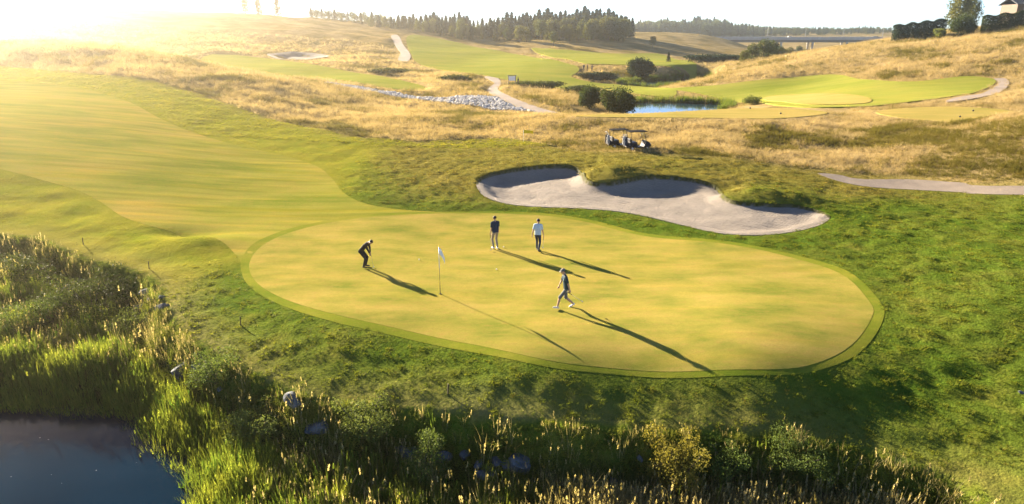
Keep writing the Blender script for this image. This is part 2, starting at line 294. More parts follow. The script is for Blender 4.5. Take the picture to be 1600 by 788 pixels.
k = N('ground')      # rough, fescue, wet soil: what grows there is in the vertex attributes
fes, wet, lush, semi = k.attr('fescue'), k.attr('wet'), k.attr('lush'), k.attr('semi')
n1, n2, n3 = k.noise(.09, 6, .62), k.noise(.55, 5, .65), k.noise(7., 4, .7)
rough_c = k.ramp(n2, [(.3, (.045, .085, .009)), (.5, (.075, .115, .013)), (.7, (.12, .13, .02))])
rough_c = k.mix(k.math('SUBTRACT', 1., lush), rough_c, k.ramp(n2, [(.3, (.12, .115, .02)), (.7, (.20, .165, .04))]))
fes_c = k.ramp(n1, [(.3, (.11, .1, .03)), (.43, (.22, .165, .06)), (.55, (.34, .25, .115)), (.72, (.40, .30, .16))])
fes_c = k.mix(k.rng(n2, .35, .7, 0, .6), fes_c, (.16, .125, .045))
rough_c = k.mix(semi, rough_c, k.ramp(n2, [(.3, (.15, .175, .015)), (.7, (.24, .215, .025))]))
c = k.mix(fes, rough_c, fes_c)
c = k.mix(wet, c, k.ramp(n3, [(.3, (.018, .016, .009)), (.7, (.05, .045, .022))]))
c = k.mix(k.rng(n3, .3, .7, 0, .4), c, k.mix(1., c, (.6, .62, .55), 'MULTIPLY'))
hh = k.math('ADD', n3, k.math('MULTIPLY', n2, 2.))
k.principled(c, .9, .0, k.bump(hh, .8, .10)); M['ground'] = k.m

k = N('bunker_sand')
n1, n2, n3 = k.noise(.5, 4), k.noise(5, 5, .65, stretch=(1, 3.2, 1, R(-35))), k.noise(40, 3)
wv = k.n('ShaderNodeTexWave'); wv.inputs['Scale'].default_value = 2.2; wv.inputs['Distortion'].default_value = 9.; wv.inputs['Detail'].default_value = 3
mp = k.n('ShaderNodeMapping'); mp.inputs['Rotation'].default_value = (0, 0, R(60)); k.l(k.pos(), mp.inputs[0]); k.l(mp.outputs[0], wv.inputs[0])
c = k.ramp(n1, [(.3, (.17, .148, .125)), (.7, (.24, .21, .178))])
c = k.mix(k.rng(n2, .4, .65, 0, .55), c, (.29, .255, .22)); c = k.mix(k.rng(k.noise(2.2, 5, .7), .5, .72, 0, .5), c, (.19, .16, .135)); c = k.mix(k.attr('turf_face'), c, (.06, .06, .014))
k.principled(c, .9, .15, k.bump(k.math('ADD', k.math('ADD', k.math('MULTIPLY', wv.outputs['Fac'], .25), n2), k.math('MULTIPLY', n3, .25)), .9, .11)); M['sand'] = k.m
k = N('gravel_path'); n1, n2 = k.noise(.7, 5), k.noise(18, 4, .7)
c = k.ramp(n1, [(.3, (.16, .13, .105)), (.7, (.25, .205, .165))]); c = k.mix(k.rng(n2, .4, .65, 0, .5), c, (.11, .095, .075))
k.principled(c, .9, .2, k.bump(n2, .7, .03)); M['path'] = k.m
k = N('far_path'); n1 = k.noise(.3, 4); k.principled(k.ramp(n1, [(.3, (.21, .17, .135)), (.7, (.29, .24, .195))]), .9, .2); M['far_path'] = k.m
k = N('pond_water'); n1 = k.noise(1.3, 3, stretch=(1, 1.6, 1)); n2 = k.noise(.25, 2)
k.principled(k.ramp(n2, [(.3, (.001, .010, .022)), (.7, (.002, .014, .03))]), .04, .08, k.bump(n1, .12, .03), IOR=1.33); M['water'] = k.m
k = N('lake_water'); n1 = k.noise(.9, 2)
k.principled((.02, .045, .06), .05, .5, k.bump(n1, .1, .02), IOR=1.33); M['lake'] = k.m

# ------------------------------------------------------------------ the terrain sheet
def graded(lo, hi, a, b, s, g):
    xs = list(np.arange(a, b + 1e-6, s)); v = b
    while v < hi: v += s + (v - b) * g; xs.append(min(v, hi))
    v = a; pre = []
    while v > lo: v -= s + (a - v) * g; pre.append(max(v, lo))
    return np.array(pre[::-1] + xs)
gx = graded(-2000, 2000, -24, 24, .25, .03); gy = graded(-150, 2000, 15, 52, .25, .024)
X, Y = np.meshgrid(gx, gy); G = Ground(X, Y)
SP = np.maximum(np.gradient(gx)[None, :] * np.ones((len(gy), 1)), np.gradient(gy)[:, None]).ravel()
cover = np.maximum.reduce([G.d[k] for k in ('green', 'collar', 'fairway', 'fairway_mid', 'fairway_far', 'fairway_west', 'fairway_east', 'tee_west', 'tee_east', 'bunker', 'bunker_far') + PATHS])
zt = G.h - np.maximum(.35 * ss(1.15, 2.6, cover / SP), .35 * ss(.1, 1.4, G.d['bunker'] / SP))
nx, ny = len(gx), len(gy)
idx = np.arange(nx * ny).reshape(ny, nx)
quads = np.stack([idx[:-1, :-1], idx[:-1, 1:], idx[1:, 1:], idx[1:, :-1]], -1).reshape(-1, 4)
me = mesh_from('ground', np.stack([X.ravel(), Y.ravel(), zt], 1), quads, True)
vattr(me, 'fescue', G.fes)
vattr(me, 'wet', np.maximum(ss(.3, 1.6, G.low), np.maximum(ss(-2.5, -.2, G.d['pond_near']), ss(-2.5, -.2, G.d['pond_back']))))
def lushness(x, y, g):
    t = ss(50, 41, y - 22 * ss(-6, -20, x) + 2.5 * perlin(x/7, y/7, 21)) * .9 + .25 * perlin(x/5, y/5, 22)
    return np.clip(t + ss(1.6, .2, np.abs(g.d['bunker'] + .8)) * .3 * ss(45, 42, y) - .5 * ss(1.2, .2, np.abs(g.d['bunker'] + .9)) * ss(42.2, 43.5, y + .18 * (x - 14)), 0, 1)
def semi_rough(x, y, g): return ss(-8, -15, x - .45 * (y - 40) * (y < 40)) * ss(-.5, .5, g.rough) * ss(.4, -.4, g.low)
vattr(me, 'lush', lushness(G.x, G.y, G)); vattr(me, 'semi', semi_rough(G.x, G.y, G))
tag(link('ground', me, mats=[M['ground']]), kind='structure')

def sheet(name, P, step, off, mat, label=None):
    """a surface of its own, laid on the ground and cut to its outline"""
    lo = P.min(0); hi = P.max(0)
    ax = np.arange(lo[0], hi[0], step); ay = np.arange(lo[1], hi[1], step)
    A, B = np.meshgrid(ax, ay); A = A.ravel() + rng.uniform(-.1, .1, A.size) * step; B = B.ravel() + rng.uniform(-.1, .1, B.size) * step
    k = sdist(A, B, P) > step * .45; A, B = A[k], B[k]
    L = np.vstack([P, P[:1]]); ring = []
    for a, b in zip(L[:-1], L[1:]):
        n = max(1, int(np.linalg.norm(b - a) / step + .5)); ring += [a + (b - a) * i / n for i in range(n)]
    ring = np.array(ring); n = len(ring)
    pts = [Vector(p) for p in ring] + [Vector(p) for p in zip(A, B)]
    V, _, F, *_ = delaunay_2d_cdt(pts, [(i, (i + 1) % n) for i in range(n)], [], 1, 1e-5)
    V = np.array([(v.x, v.y) for v in V]); g = Ground(V[:, 0], V[:, 1])
    zz = g.h + off; nv = len(V); F = [list(f) for f in F]
    V3 = np.vstack([np.column_stack([V, zz]), np.column_stack([V[:n], zz[:n] - .3 - off]), np.column_stack([V[:n], zz[:n]])]); ar = sum(ring[i-1][0] * ring[i][1] - ring[i][0] * ring[i-1][1] for i in range(n))
    for i in range(n):                                     # the edge of the turf goes down into the soil
        j = (i + 1) % n; q = [nv + n + i, nv + i, nv + j, nv + n + j]; F.append(q if ar > 0 else q[::-1])
    me = mesh_from(name, V3, F, True)
    if name == 'bunker_sand':
        dv = dist_line(V3[:, 0], V3[:, 1], BB); vattr(me, 'turf_face', ss(.2, .1, dv))
    return tag(link(name, me, mats=[mat]), kind='structure')
sheet('fairway', POLY['fairway'], .7, .008, M['fairway'])
sheet('collar', POLY['collar'], .25, .010, M['collar'])
sheet('putting_green', POLY['green'], .25, .015, M['green'])
sheet('bunker_sand', POLY['bunker'], .13, .012, M['sand'])
sheet('gravel_path', POLY['path_right'], .5, .02, M['path'])
for nm in ('path_mid', 'path_far', 'path_east'): sheet('path', POLY[nm], 1.5, .10, M['far_path'])
for nm in ('fairway_mid', 'fairway_far', 'fairway_west', 'fairway_east'): sheet('fairway', POLY[nm], 2.5, .12, M['far_fairway'])
sheet('putting_green', POLY['green_east'], 2., .18, M['tee'])
for nm in ('tee_west', 'tee_east'): sheet('tee_ground', POLY[nm], 1.0, .06, M['tee'])
sheet('bunker_sand', POLY['bunker_far'], 1.5, .10, M['sand'])
def water(name, P, z, mat):
    P = np.array(P); me = mesh_from(name, np.column_stack([P, np.full(len(P), z)]), [list(range(len(P)))])
    if me.polygons[0].normal.z < 0: me.flip_normals()
    return tag(link(name, me, mats=[mat]), kind='structure')
def grow(P, d):
    P = np.array(P); c = P.mean(0); return c + (P - c) * (1 + d / np.linalg.norm(P - c, axis=1)[:, None])
water('pond_water', [[-9, -60], [-90, -60], [-90, 28], [-26, 26.5], [-12, 24], [-6, 19], [-4, 12], [-4, -60]], -2.6, M['water'])
water('lake_water', grow(POLY['pond_near'], 1.5), -1.2, M['lake'])
water('lake_water', grow(POLY['pond_back'], 1.5), -1.4, M['lake'])
ORD = ['first', 'second', 'third', 'fourth', 'fifth', 'sixth', 'seventh', 'eighth', 'ninth', 'tenth', 'eleventh', 'twelfth', 'thirteenth', 'fourteenth']
# ------------------------------------------------------------------ small mesh kit
class MB:
    def __init__(s): s.bm = bmesh.new()
    def box(s, lo, hi, bev=0., rot=None, at=None):
        lo = Vector(lo); hi = Vector(hi); m = Matrix.Translation((lo + hi) / 2) @ Matrix.Diagonal((*(hi - lo), 1))
        if rot is not None: m = Matrix.Translation(at or (0, 0, 0)) @ rot.to_4x4() @ m
        r = bmesh.ops.create_cube(s.bm, size=1, matrix=m)
        if bev:
            es = list({e for v in r['verts'] for e in v.link_edges}); bmesh.ops.bevel(s.bm, geom=es, offset=bev, segments=2, affect='EDGES', profile=.6)
        return s
    def tube(s, pts, rad, seg=8, cap=True):
        pts = [Vector(p) for p in pts]; rad = rad if isinstance(rad, (list, tuple)) else [rad] * len(pts); rings = []
        for i, p in enumerate(pts):
            d = (pts[min(i+1, len(pts)-1)] - pts[max(i-1, 0)]).normalized(); u = d.orthogonal().normalized() if abs(d.z) > .95 else d.cross(Vector((0, 0, 1))).normalized(); w = d.cross(u)
            rings.append([s.bm.verts.new(p + rad[i] * (math.cos(a) * u + math.sin(a) * w)) for a in [2 * math.pi * k / seg for k in range(seg)]])
        for a, b in zip(rings[:-1], rings[1:]):
            for k in range(seg): s.bm.faces.new((a[k], a[(k+1) % seg], b[(k+1) % seg], b[k]))
        if cap: s.bm.faces.new(rings[0][::-1]); s.bm.faces.new(rings[-1])
        return s
    def prism(s, prof, y0, y1, bev=0.):
        a = [s.bm.verts.new((x, y0, z)) for x, z in prof]; b = [s.bm.verts.new((x, y1, z)) for x, z in prof]; n = len(prof); fs = [s.bm.faces.new(a), s.bm.faces.new(b[::-1])]
        for k in range(n): fs.append(s.bm.faces.new((a[k], b[k], b[(k+1) % n], a[(k+1) % n])))
        if bev: bmesh.ops.bevel(s.bm, geom=list({e for f in fs for e in f.edges}), offset=bev, segments=2, affect='EDGES', profile=.6)
        return s
    def poly(s, pts): s.bm.faces.new([s.bm.verts.new(p) for p in pts]); return s
    def lathe(s, prof, axis='Z', at=(0, 0, 0), seg=16):
        rings = []
        for r, h in prof:
            ring = []
            for k in range(seg):
                a = 2 * math.pi * k / seg; c, d = r * math.cos(a), r * math.sin(a)
                v = (c, d, h) if axis == 'Z' else ((c, h, d) if axis == 'Y' else (h, c, d)); ring.append(s.bm.verts.new(Vector(v) + Vector(at)))
            rings.append(ring)
        for a, b in zip(rings[:-1], rings[1:]):
            for k in range(seg): s.bm.faces.new((a[k], a[(k+1) % seg], b[(k+1) % seg], b[k]))
        s.bm.faces.new(rings[0][::-1]); s.bm.faces.new(rings[-1]); return s
    def ball(s, c, r, sub=2, scale=(1, 1, 1)):
        bmesh.ops.create_icosphere(s.bm, subdivisions=sub, radius=r, matrix=Matrix.Translation(c) @ Matrix.Diagonal((*scale, 1))); return s
    def build(s, name, mat, parent=None, smooth=False):
        bmesh.ops.recalc_face_normals(s.bm, faces=s.bm.faces); me = bpy.data.meshes.new(name); s.bm.to_mesh(me); s.bm.free()
        if smooth: me.polygons.foreach_set('use_smooth', np.ones(len(me.polygons), bool))
        return link(name, me, parent, [mat])

M['skin'] = plain('skin', (.42, .25, .17), .55, .4, .05)
M['navy'] = plain('navy_cloth', (.018, .03, .06), .85, .2); M['black_cloth'] = plain('black_cloth', (.014, .014, .017), .85, .2)
M['khaki'] = plain('khaki_cloth', (.30, .24, .17), .85, .2); M['blue_cloth'] = plain('pale_blue_cloth', (.46, .55, .62), .85, .2)
M['grey_cloth'] = plain('grey_cloth', (.11, .115, .115), .85, .2); M['steel_blue'] = plain('slate_blue_cloth', (.02, .045, .06), .85, .2)
M['shoe_w'] = plain('white_shoe_leather', (.62, .6, .56), .5); M['shoe_d'] = plain('dark_shoe_leather', (.03, .022, .018), .5); M['hair'] = plain('dark_hair', (.014, .01, .008), .7)
M['white'] = plain('white_paint', (.78, .78, .76), .45); M['steel'] = plain('brushed_steel', (.4, .4, .41), .3, .5, Metallic=1.); M['black'] = plain('black_plastic', (.012, .012, .014), .4)
M['flagcloth'] = plain('white_flag_cloth', (.8, .8, .8), .8, .1); M['yellow'] = plain('yellow_cloth', (.8, .55, .02), .8, .1); M['eye'] = plain('eye_dark', (.02, .02, .02), .2)

# ------------------------------------------------------------------ golfers
def ik(a, b, l1, l2, pole):
    a, b, pole = Vector(a), Vector(b), Vector(pole); d = b - a; L = min(d.length, (l1 + l2) * .999); u = d.normalized()
    p = (pole - pole.dot(u) * u).normalized(); x = (l1*l1 - l2*l2 + L*L) / (2 * L); h = math.sqrt(max(l1*l1 - x*x, 0)); return a + u * x + p * h, a + u * L
def golfer(loc, rz, pose, label, hat=None, top='navy', legs='khaki', shoe='shoe_w', shorts=False, scale=1., putter=True, group=None, voxel=.011):
    """faces +X in its own space; feet on z = 0"""
    root = empty('person', loc, rz); tag(root, label, 'person', group); root.scale = (scale,) * 3
    J = {}
    hip = Vector(pose.get('hip', (0, 0, .93))); lean = pose.get('lean', .05); tw = pose.get('twist', 0.)
    up = Vector((math.sin(lean), 0, math.cos(lean))); fw = Vector((math.cos(lean), 0, -math.sin(lean)))
    side = Vector((-math.sin(tw), math.cos(tw), 0))
    chest = hip + up * .34; neck = hip + up * .56; hl = pose.get('head', lean)
    hup = Vector((math.sin(hl), 0, math.cos(hl))); hf = Vector((math.cos(hl), 0, -math.sin(hl))); yaw = pose.get('yaw', 0.)
    hf = Matrix.Rotation(yaw, 3, 'Z') @ hf; hc = neck + hup * .17 + hf * .02; hs = hup.cross(hf)
    slots = ['skin', top, legs, shoe]; caps = []          # (p0, p1, r0, r1, slot, flatten)
    def cap(p0, p1, r0, r1, slot): caps.append((Vector(p0), Vector(p1), r0, r1, slot))
    for q in (-1, 1):                                      # torso from paired columns so that it is wider than deep
        cap(hip + side * .075 * q + up * .0, chest + side * .085 * q, .105, .105, 1)
        cap(chest + side * .085 * q, neck + side * .11 * q - up * .07, .112, .085, 1)
        cap(hip + side * .075 * q - up * .05, hip + side * .07 * q + up * .05, .108, .106, 2)
        cap(neck + side * .05 * q - up * .02, neck + side * .17 * q - up * .05, .06, .068, 1)
    cap(hip - up * .02, chest, .11, .115, 1); cap(chest, neck - up * .08, .115, .08, 1)
    cap(neck - up * .05, hc - hup * .04, .056, .053, 0)
    cap(hc - hup * .045 + hf * .02, hc + hup * .045, .073, .088, 0); cap(hc - hup * .075 + hf * .045, hc - hup * .02 + hf * .04, .042, .06, 0)   # jaw, skull
    cap(hc + hf * .095 - hup * .005, hc + hf * .108 - hup * .03, .012, .017, 0)                                                                     # nose
    cap(hc + hf * .088 - hup * .066, hc + hf * .092 - hup * .062, .018, .016, 0)                                                                      # mouth
    for q in (-1, 1):
        cap(hc + hs * .088 * q + hup * .012, hc + hs * .092 * q - hup * .03 + hf * .008, .018, .013, 0)                                                # ears
        cap(hc + hf * .078 + hs * .02 * q + hup * .03, hc + hf * .07 + hs * .045 * q + hup * .03, .017, .015, 0)                                       # brow
    for q, key in ((1, 'L'), (-1, 'R')):
        an = Vector(pose['foot' + key]); hp = hip + side * .09 * q - up * .04; kn, an = ik(hp, an, .44, .43, pose.get('knee', (1, .1 * q, .1)))
        lo_slot = 0 if shorts else 2; f = Vector((math.cos(pose.get('toe' + key, .15 * q)), math.sin(pose.get('toe' + key, .15 * q)), pose.get('pitch' + key, -.0))).normalized()
        cap(hp, kn, .094, .066, 2)
        if shorts: cap(kn + (kn - hp) * -.12, kn, .082, .080, 2); cap(kn, kn + (an - kn) * .3, .054, .058, 0); cap(kn + (an - kn) * .3, an, .058, .04, 0)
        else: cap(kn, kn + (an - kn) * .35, .064, .062, 2); cap(kn + (an - kn) * .35, an - (an - kn) * .04, .062, .052, 2)
        heel = an - f * .05 - Vector((0, 0, .045)); ball = an + f * .12 - Vector((0, 0, .05)); toe = an + f * .18 - Vector((0, 0, .055))
        cap(heel, ball, .038, .042, 3); cap(ball, toe, .042, .032, 3); cap(an, heel + f * .05, .046, .044, 3)
        sh = neck + side * .19 * q - up * .06; hd = Vector(pose['hand' + key]); el, wr = ik(sh, hd, .29, .26, pose.get('elbow' + key, (-1, .4 * q, -.2)))
        cap(sh, el, .052, .042, 0); cap(el, el + (wr - el) * .3, .041, .041, 0); cap(el + (wr - el) * .3, wr, .041, .027, 0)
        cap(sh, sh + (el - sh) * (1. if pose.get('long') else .72), .064, .058, 1)
        if pose.get('long'): cap(el, wr - (wr - el) * .08, .052, .04, 1)
        d = (wr - el).normalized(); pl = d * .09; ax = d.cross(Vector((0, q, .2))).normalized(); nrm = ax.cross(d)
        for k in range(4):                                 # palm columns and fingers
            o = ax * (.026 - .0175 * k); a0 = wr + o * .7; a1 = wr + pl + o; cap(a0, a1, .017, .0135, 0)
            ln = (.066, .078, .074, .056)[k]; curl = pose.get('curl', .5); mid = a1 + (d * math.cos(curl) - nrm * q * math.sin(curl)) * ln * .55
            tip = mid + (d * math.cos(curl * 2.2) - nrm * q * math.sin(curl * 2.2)) * ln * .5; cap(a1, mid, .0098, .0092, 0); cap(mid, tip, .009, .0078, 0)
        t0 = wr + d * .03 + ax * .026; t1 = t0 + d * .035 + ax * .028 - nrm * q * .012; cap(t0, t1, .0135, .0115, 0); cap(t1, t1 + d * .034 - nrm * q * .014, .011, .009, 0)
        J['hand' + key] = wr + pl * .9; J['dir' + key] = d
    bm = bmesh.new()
    for p0, p1, r0, r1, sl in caps:
        d = p1 - p0; L = d.length or 1e-4; d = d / L; u = d.orthogonal().normalized(); w = d.cross(u); rings = []; K = 10
        prof = [(-r0 * .985, r0 * .17), (-r0 * .7, r0 * .71), (0, r0), (L, r1), (L + r1 * .7, r1 * .71), (L + r1 * .985, r1 * .17)]
        for h, r in prof: rings.append([bm.verts.new(p0 + d * h + r * (math.cos(2*math.pi*k/K) * u + math.sin(2*math.pi*k/K) * w)) for k in range(K)])
        for a, b in zip(rings[:-1], rings[1:]):
            for k in range(K): bm.faces.new((a[k], a[(k+1) % K], b[(k+1) % K], b[k]))
        bm.faces.new(rings[0][::-1]); bm.faces.new(rings[-1])
    me = bpy.data.meshes.new('tmp'); bm.to_mesh(me); bm.free(); tmp = bpy.data.objects.new('tmp', me); col.objects.link(tmp)
    md = tmp.modifiers.new('r', 'REMESH'); md.mode = 'VOXEL'; md.voxel_size = voxel
    md = tmp.modifiers.new('s', 'SMOOTH'); md.factor = .5; md.iterations = 2
    body = bpy.data.meshes.new_from_object(tmp.evaluated_get(bpy.context.evaluated_depsgraph_get())); bpy.data.objects.remove(tmp); body.name = 'body'
    n = len(body.polygons); cs = np.empty(n * 3); body.polygons.foreach_get('center', cs); cs = cs.reshape(-1, 3); best = np.full(n, 1e9); slot = np.zeros(n, np.int32)
    for p0, p1, r0, r1, sl in caps:
        a = np.array(p0); e = np.array(p1) - a; t = np.clip(((cs - a) @ e) / max(e @ e, 1e-9), 0, 1); dd = np.linalg.norm(cs - a - t[:, None] * e, axis=1) - (r0 + (r1 - r0) * t)
        m = dd < best - (0 if sl else 0); best[m] = dd[m]; slot[m] = sl
    u_ = np.array(up); hd_ = (cs - np.array(hip)) @ u_; tors = np.linalg.norm(cs - np.array(hip) - hd_[:, None] * u_, axis=1) < .215
    m = tors & (np.abs(hd_) < .16) & ((slot == 1) | (slot == 2)); slot[m] = np.where(hd_[m] > -.02, 1, 2)
    body.materials.clear()
    for s_ in slots: body.materials.append(M[s_])
    body.polygons.foreach_set('material_index', slot); body.polygons.foreach_set('use_smooth', np.ones(n, bool)); body.update()
    link('body', body, root)
    fr = Matrix((hf, hs, hup)).transposed().to_4x4(); T = Matrix.Translation(hc) @ fr
    b = MB(); b.ball((-.006, 0, 0), .095, 3)
    for v in list(b.bm.verts):
        c = v.co; c.z += .035; c.y *= .98
        if c.z < .03 + (.05 if c.x > .03 else -.045): v.co.z = max(c.z, .03 + (.05 if c.x > .03 else -.05))
    b.bm.transform(T); b.build('hair', M['hair'], root, True)
    for q in (-1, 1):
        b = MB(); b.ball((.088, .032 * q, .012), .011, 1); b.bm.transform(T); b.build('eye', M['eye'], root, True)
    if hat:
        b = MB(); b.lathe([(.1, .03), (.101, .055), (.088, .095), (.055, .118), (.02, .124)], seg=20); b.poly([(.09, -.075, .038), (.16, -.06, .032), (.185, 0, .03), (.16, .06, .032), (.09, .075, .038)])
        b.poly([(.09, -.075, .046), (.16, -.06, .038), (.185, 0, .036), (.16, .06, .038), (.09, .075, .046)][::-1]); b.bm.transform(T); b.build('cap', M[hat], root, True)
    if putter:
        a, bb = Vector(pose['club'][0]), Vector(pose['club'][1]); c = empty('putter', loc, rz); c.scale = (scale,) * 3
        tag(c, pose['club_label'], 'golf club', 'putters')
        g = a + (bb - a).normalized() * .26; MB().tube([a, g], [.014, .011]).build('grip', M['black'], c); MB().tube([g, bb], [.007, .0055], 6).build('shaft', M['steel'], c)
        m = MB(); m.box((-.02, -.055, -.012), (.02, .055, .014), .004); m.bm.transform(Matrix.Translation(bb)); m.build('club_head', M['steel'], c)
    return root
stand = dict(footL=(-.03, .11, .09), footR=(.05, -.11, .09))
def on_green(x, y): return (x, y, gz(x, y) + .03)
P1 = dict(hip=(-.13, 0, .88), lean=.72, head=1.15, footL=(0, .13, .09), footR=(0, -.13, .09), toeL=.1, toeR=-.1, long=True, curl=1.2,
          handL=(.33, .02, .80), handR=(.33, -.02, .72), elbowL=(-.3, 1, -.3), elbowR=(-.3, -1, -.3), club=((.33, 0, .86), (.47, 0, .03)), club_label='putter held low by the bent over golfer in dark clothes')
golfer(on_green(-7.41, 32.45), R(-12), P1, 'golfer in dark clothes bent over a putt at the left of the green', None, 'black_cloth', 'black_cloth', 'shoe_d', scale=1.0)
P2 = dict(hip=(0, 0, .94), lean=.03, head=.08, footL=(.02, .09, .09), footR=(-.05, -.1, .09), handL=(.06, .24, .85), handR=(.18, -.27, .84), elbowL=(-1, .3, 0), elbowR=(-1, -.5, 0), curl=.9,
          club=((.10, .25, .86), (-.22, .34, .05)), club_label='putter hanging from the hand of the golfer in khaki trousers')
golfer(on_green(-.91, 35.51), R(115), P2, 'golfer in navy polo and khaki trousers standing beyond the flag', None, 'navy', 'khaki', 'shoe_w', scale=1.03)
P3 = dict(hip=(0, 0, .92), lean=.07, head=.12, footL=(.16, .08, .09), footR=(-.2, -.09, .11), pitchR=-.5, handL=(-.12, .3, .82), handR=(.16, -.27, .84), elbowL=(-1, .5, 0), elbowR=(-1, -.4, 0), curl=.8,
          club=((.16, -.29, .8), (-.35, -.36, .3)), club_label='putter carried by the golfer in the pale blue shirt')
golfer(on_green(1.39, 35.16), R(75), P3, 'golfer in pale blue shirt and dark trousers walking away', None, 'blue_cloth', 'navy', 'shoe_d', scale=1.0)
P4 = dict(hip=(0, 0, .90), lean=.12, head=.3, footL=(.37, .08, .10), footR=(-.33, -.08, .13), pitchL=.25, pitchR=-.6, handL=(-.1, .26, .84), handR=(.26, -.24, .86), elbowL=(-1, .4, 0), elbowR=(-1, -.3, 0), curl=.9,
          club=((.02, .27, .82), (-.62, .3, .36)), club_label='putter trailing behind the walking golfer in shorts')
golfer(on_green(2.30, 27.06), R(188), P4, 'golfer in cap, slate shirt and shorts striding left across the green', 'grey_cloth', 'steel_blue', 'grey_cloth', 'shoe_w', True, 1.03)
# a group on the far fairway and one by the tee board, a few pixels tall
for i, (x, y, rz, lab, t, l) in enumerate([(19.37, 190.8, 60, 'leftmost tiny golfer of the trio on the far fairway', 'black_cloth', 'navy'), (20.3, 189.7, 150, 'middle tiny golfer of the trio on the far fairway', 'navy', 'black_cloth'), (21.4, 188.7, 250, 'rightmost tiny golfer of the trio on the far fairway', 'khaki', 'navy'),
                                          (1.25, 138.6, 200, 'distant golfer in dark clothes beside the tee board', 'black_cloth', 'black_cloth')]):
    golfer((x, y, gz(x, y) + .1), R(rz), P2 if i % 2 else P3, lab, None, t, l, 'shoe_d', scale=1.02, putter=False, voxel=.03, group='golfers far down the course')

# ------------------------------------------------------------------ flagsticks, hole, balls, markers, stakes
def flagstick(loc, h, cloth, label, cloth_mat, hole=True, droop=.9):
    r = empty('flagstick', loc); tag(r, label, 'flag')
    MB().tube([(0, 0, -.15 if hole else 0), (0, 0, h)], [.016, .012], 8).build('pole', M['white'] if not hole else M['steel'], r, True)
    V = []; F = []; nu, nv = 9, 6; w, hh = cloth
    for j in range(nv + 1):
        for i in range(nu + 1):
            u, v = i / nu, j / nv; x = w * u * (1 - .35 * droop); z = h - .02 - hh * v - droop * .42 * u * u - .1 * droop * u
            V.append((.014 + x, .06 * math.sin(u * 7 + v * 2) * u, z))
    for j in range(nv):
        for i in range(nu): a = j * (nu + 1) + i; F.append([a, a + 1, a + nu + 2, a + nu + 1])
    f = link('flag_cloth', mesh_from('flag_cloth', V, F, True), r, [cloth_mat]); md = f.modifiers.new('t', 'SOLIDIFY'); md.thickness = .004
    return r
fx, fy = -3.25, 28.82
flagstick(on_green(fx, fy), 2.2, (.34, .3), 'white flag drooping on its pin in the middle of the green', M['flagcloth'])
b = MB(); b.lathe([(.056, .0), (.056, .006), (.046, .006), (.046, .003)], seg=20); c = b.build('hole_cup', M['black']); c.location = (fx, fy, gz(fx, fy) + .032); tag(c, 'dark cup of the hole at the foot of the pin', 'hole')
flagstick((1.1, 65.45, gz(1.1, 65.45)), 1.15, (.95, .3), 'small yellow marker flag on a white post in the rough', M['yellow'], False, .12)
for x, y, lab in ((-.46, 35.73, 'golf ball near the feet of the golfer in khaki'), (-.77, 32.1, 'golf ball lying between the pin and the two standing golfers'), (-4.82, 33.56, 'golf ball right of the putting golfer')):
    o = MB().ball((0, 0, 0), .0335, 2).build('golf_ball', M['white'], None, True); o.location = (x, y, gz(x, y) + .06); tag(o, lab, 'ball', 'balls on the green')
for i, (x, y) in enumerate([(12.5, 80), (30.1, 77.5), (28.5, 83.), (20.5, 82.5), (47.6, 73.4), (52.6, 79.)]):
    o = MB().lathe([(.07, 0), (.09, .04), (.10, .09), (.08, .15), (.03, .18)], seg=12).build('tee_marker', M['black'], None, True); o.location = (x, y, gz(x, y) + .06)
    tag(o, 'small dark tee marker, ' + ['leftmost on the long tee ground', 'nearest the front edge of the long tee ground', 'rightmost on the back edge of the long tee ground', 'on the back edge of the long tee, near its middle', 'nearer one on the right hand tee ground', 'farther one on the right hand tee ground'][i], 'tee marker', 'markers on the ' + ('right' if x > 40 else 'long') + ' tee')
M['stake'] = plain('dark_stake', (.035, .02, .015), .7)
for (x, y), lab in zip([(-23.41, 35.56), (-18.28, 32.43), (-11.27, 26.01), (-2.23, 21.0)], ['dark hazard stake by the brush at far left', 'dark hazard stake above the two pale stones', 'dark hazard stake on the grass slope left of the green', 'dark hazard stake on the front bank below the green']):
    o = MB().box((-.02, -.02, -.2), (.02, .02, .38), .006).prism([(-.02, .38), (.02, .38), (0, .42)], -.018, .018).build('hazard_stake', M['stake']); o.location = (x, y, gz(x, y)); o.rotation_euler = (R(4), R(3), .4); tag(o, lab, 'stake', 'hazard stakes')

# ------------------------------------------------------------------ golf carts and bags
M['cart'] = plain('dark_cart_paint', (.010, .013, .02), .5, .2, .05); M['tyre'] = plain('tyre_rubber', (.012, .012, .012), .85); M['rim'] = plain('pale_rim', (.5, .5, .5), .35)
M['pale_bag'] = plain('pale_bag_cloth', (.33, .33, .33), .8, .1); M['seat'] = plain('dark_seat_vinyl', (.03, .03, .035), .5); M['roofc'] = plain('dark_cart_roof', (.008, .008, .009), .9, .05)
k = N('windscreen'); g = k.n('ShaderNodeBsdfGlossy'); g.inputs['Roughness'].default_value = .03; t = k.n('ShaderNodeBsdfTransparent'); t.inputs[0].default_value = (.85, .88, .88, 1); mx = k.n('ShaderNodeMixShader'); mx.inputs[0].default_value = .1
k.l(t.outputs[0], mx.inputs[1]); k.l(g.outputs[0], mx.inputs[2]); k.l(mx.outputs[0], k.out.inputs[0]); M['screen'] = k.m
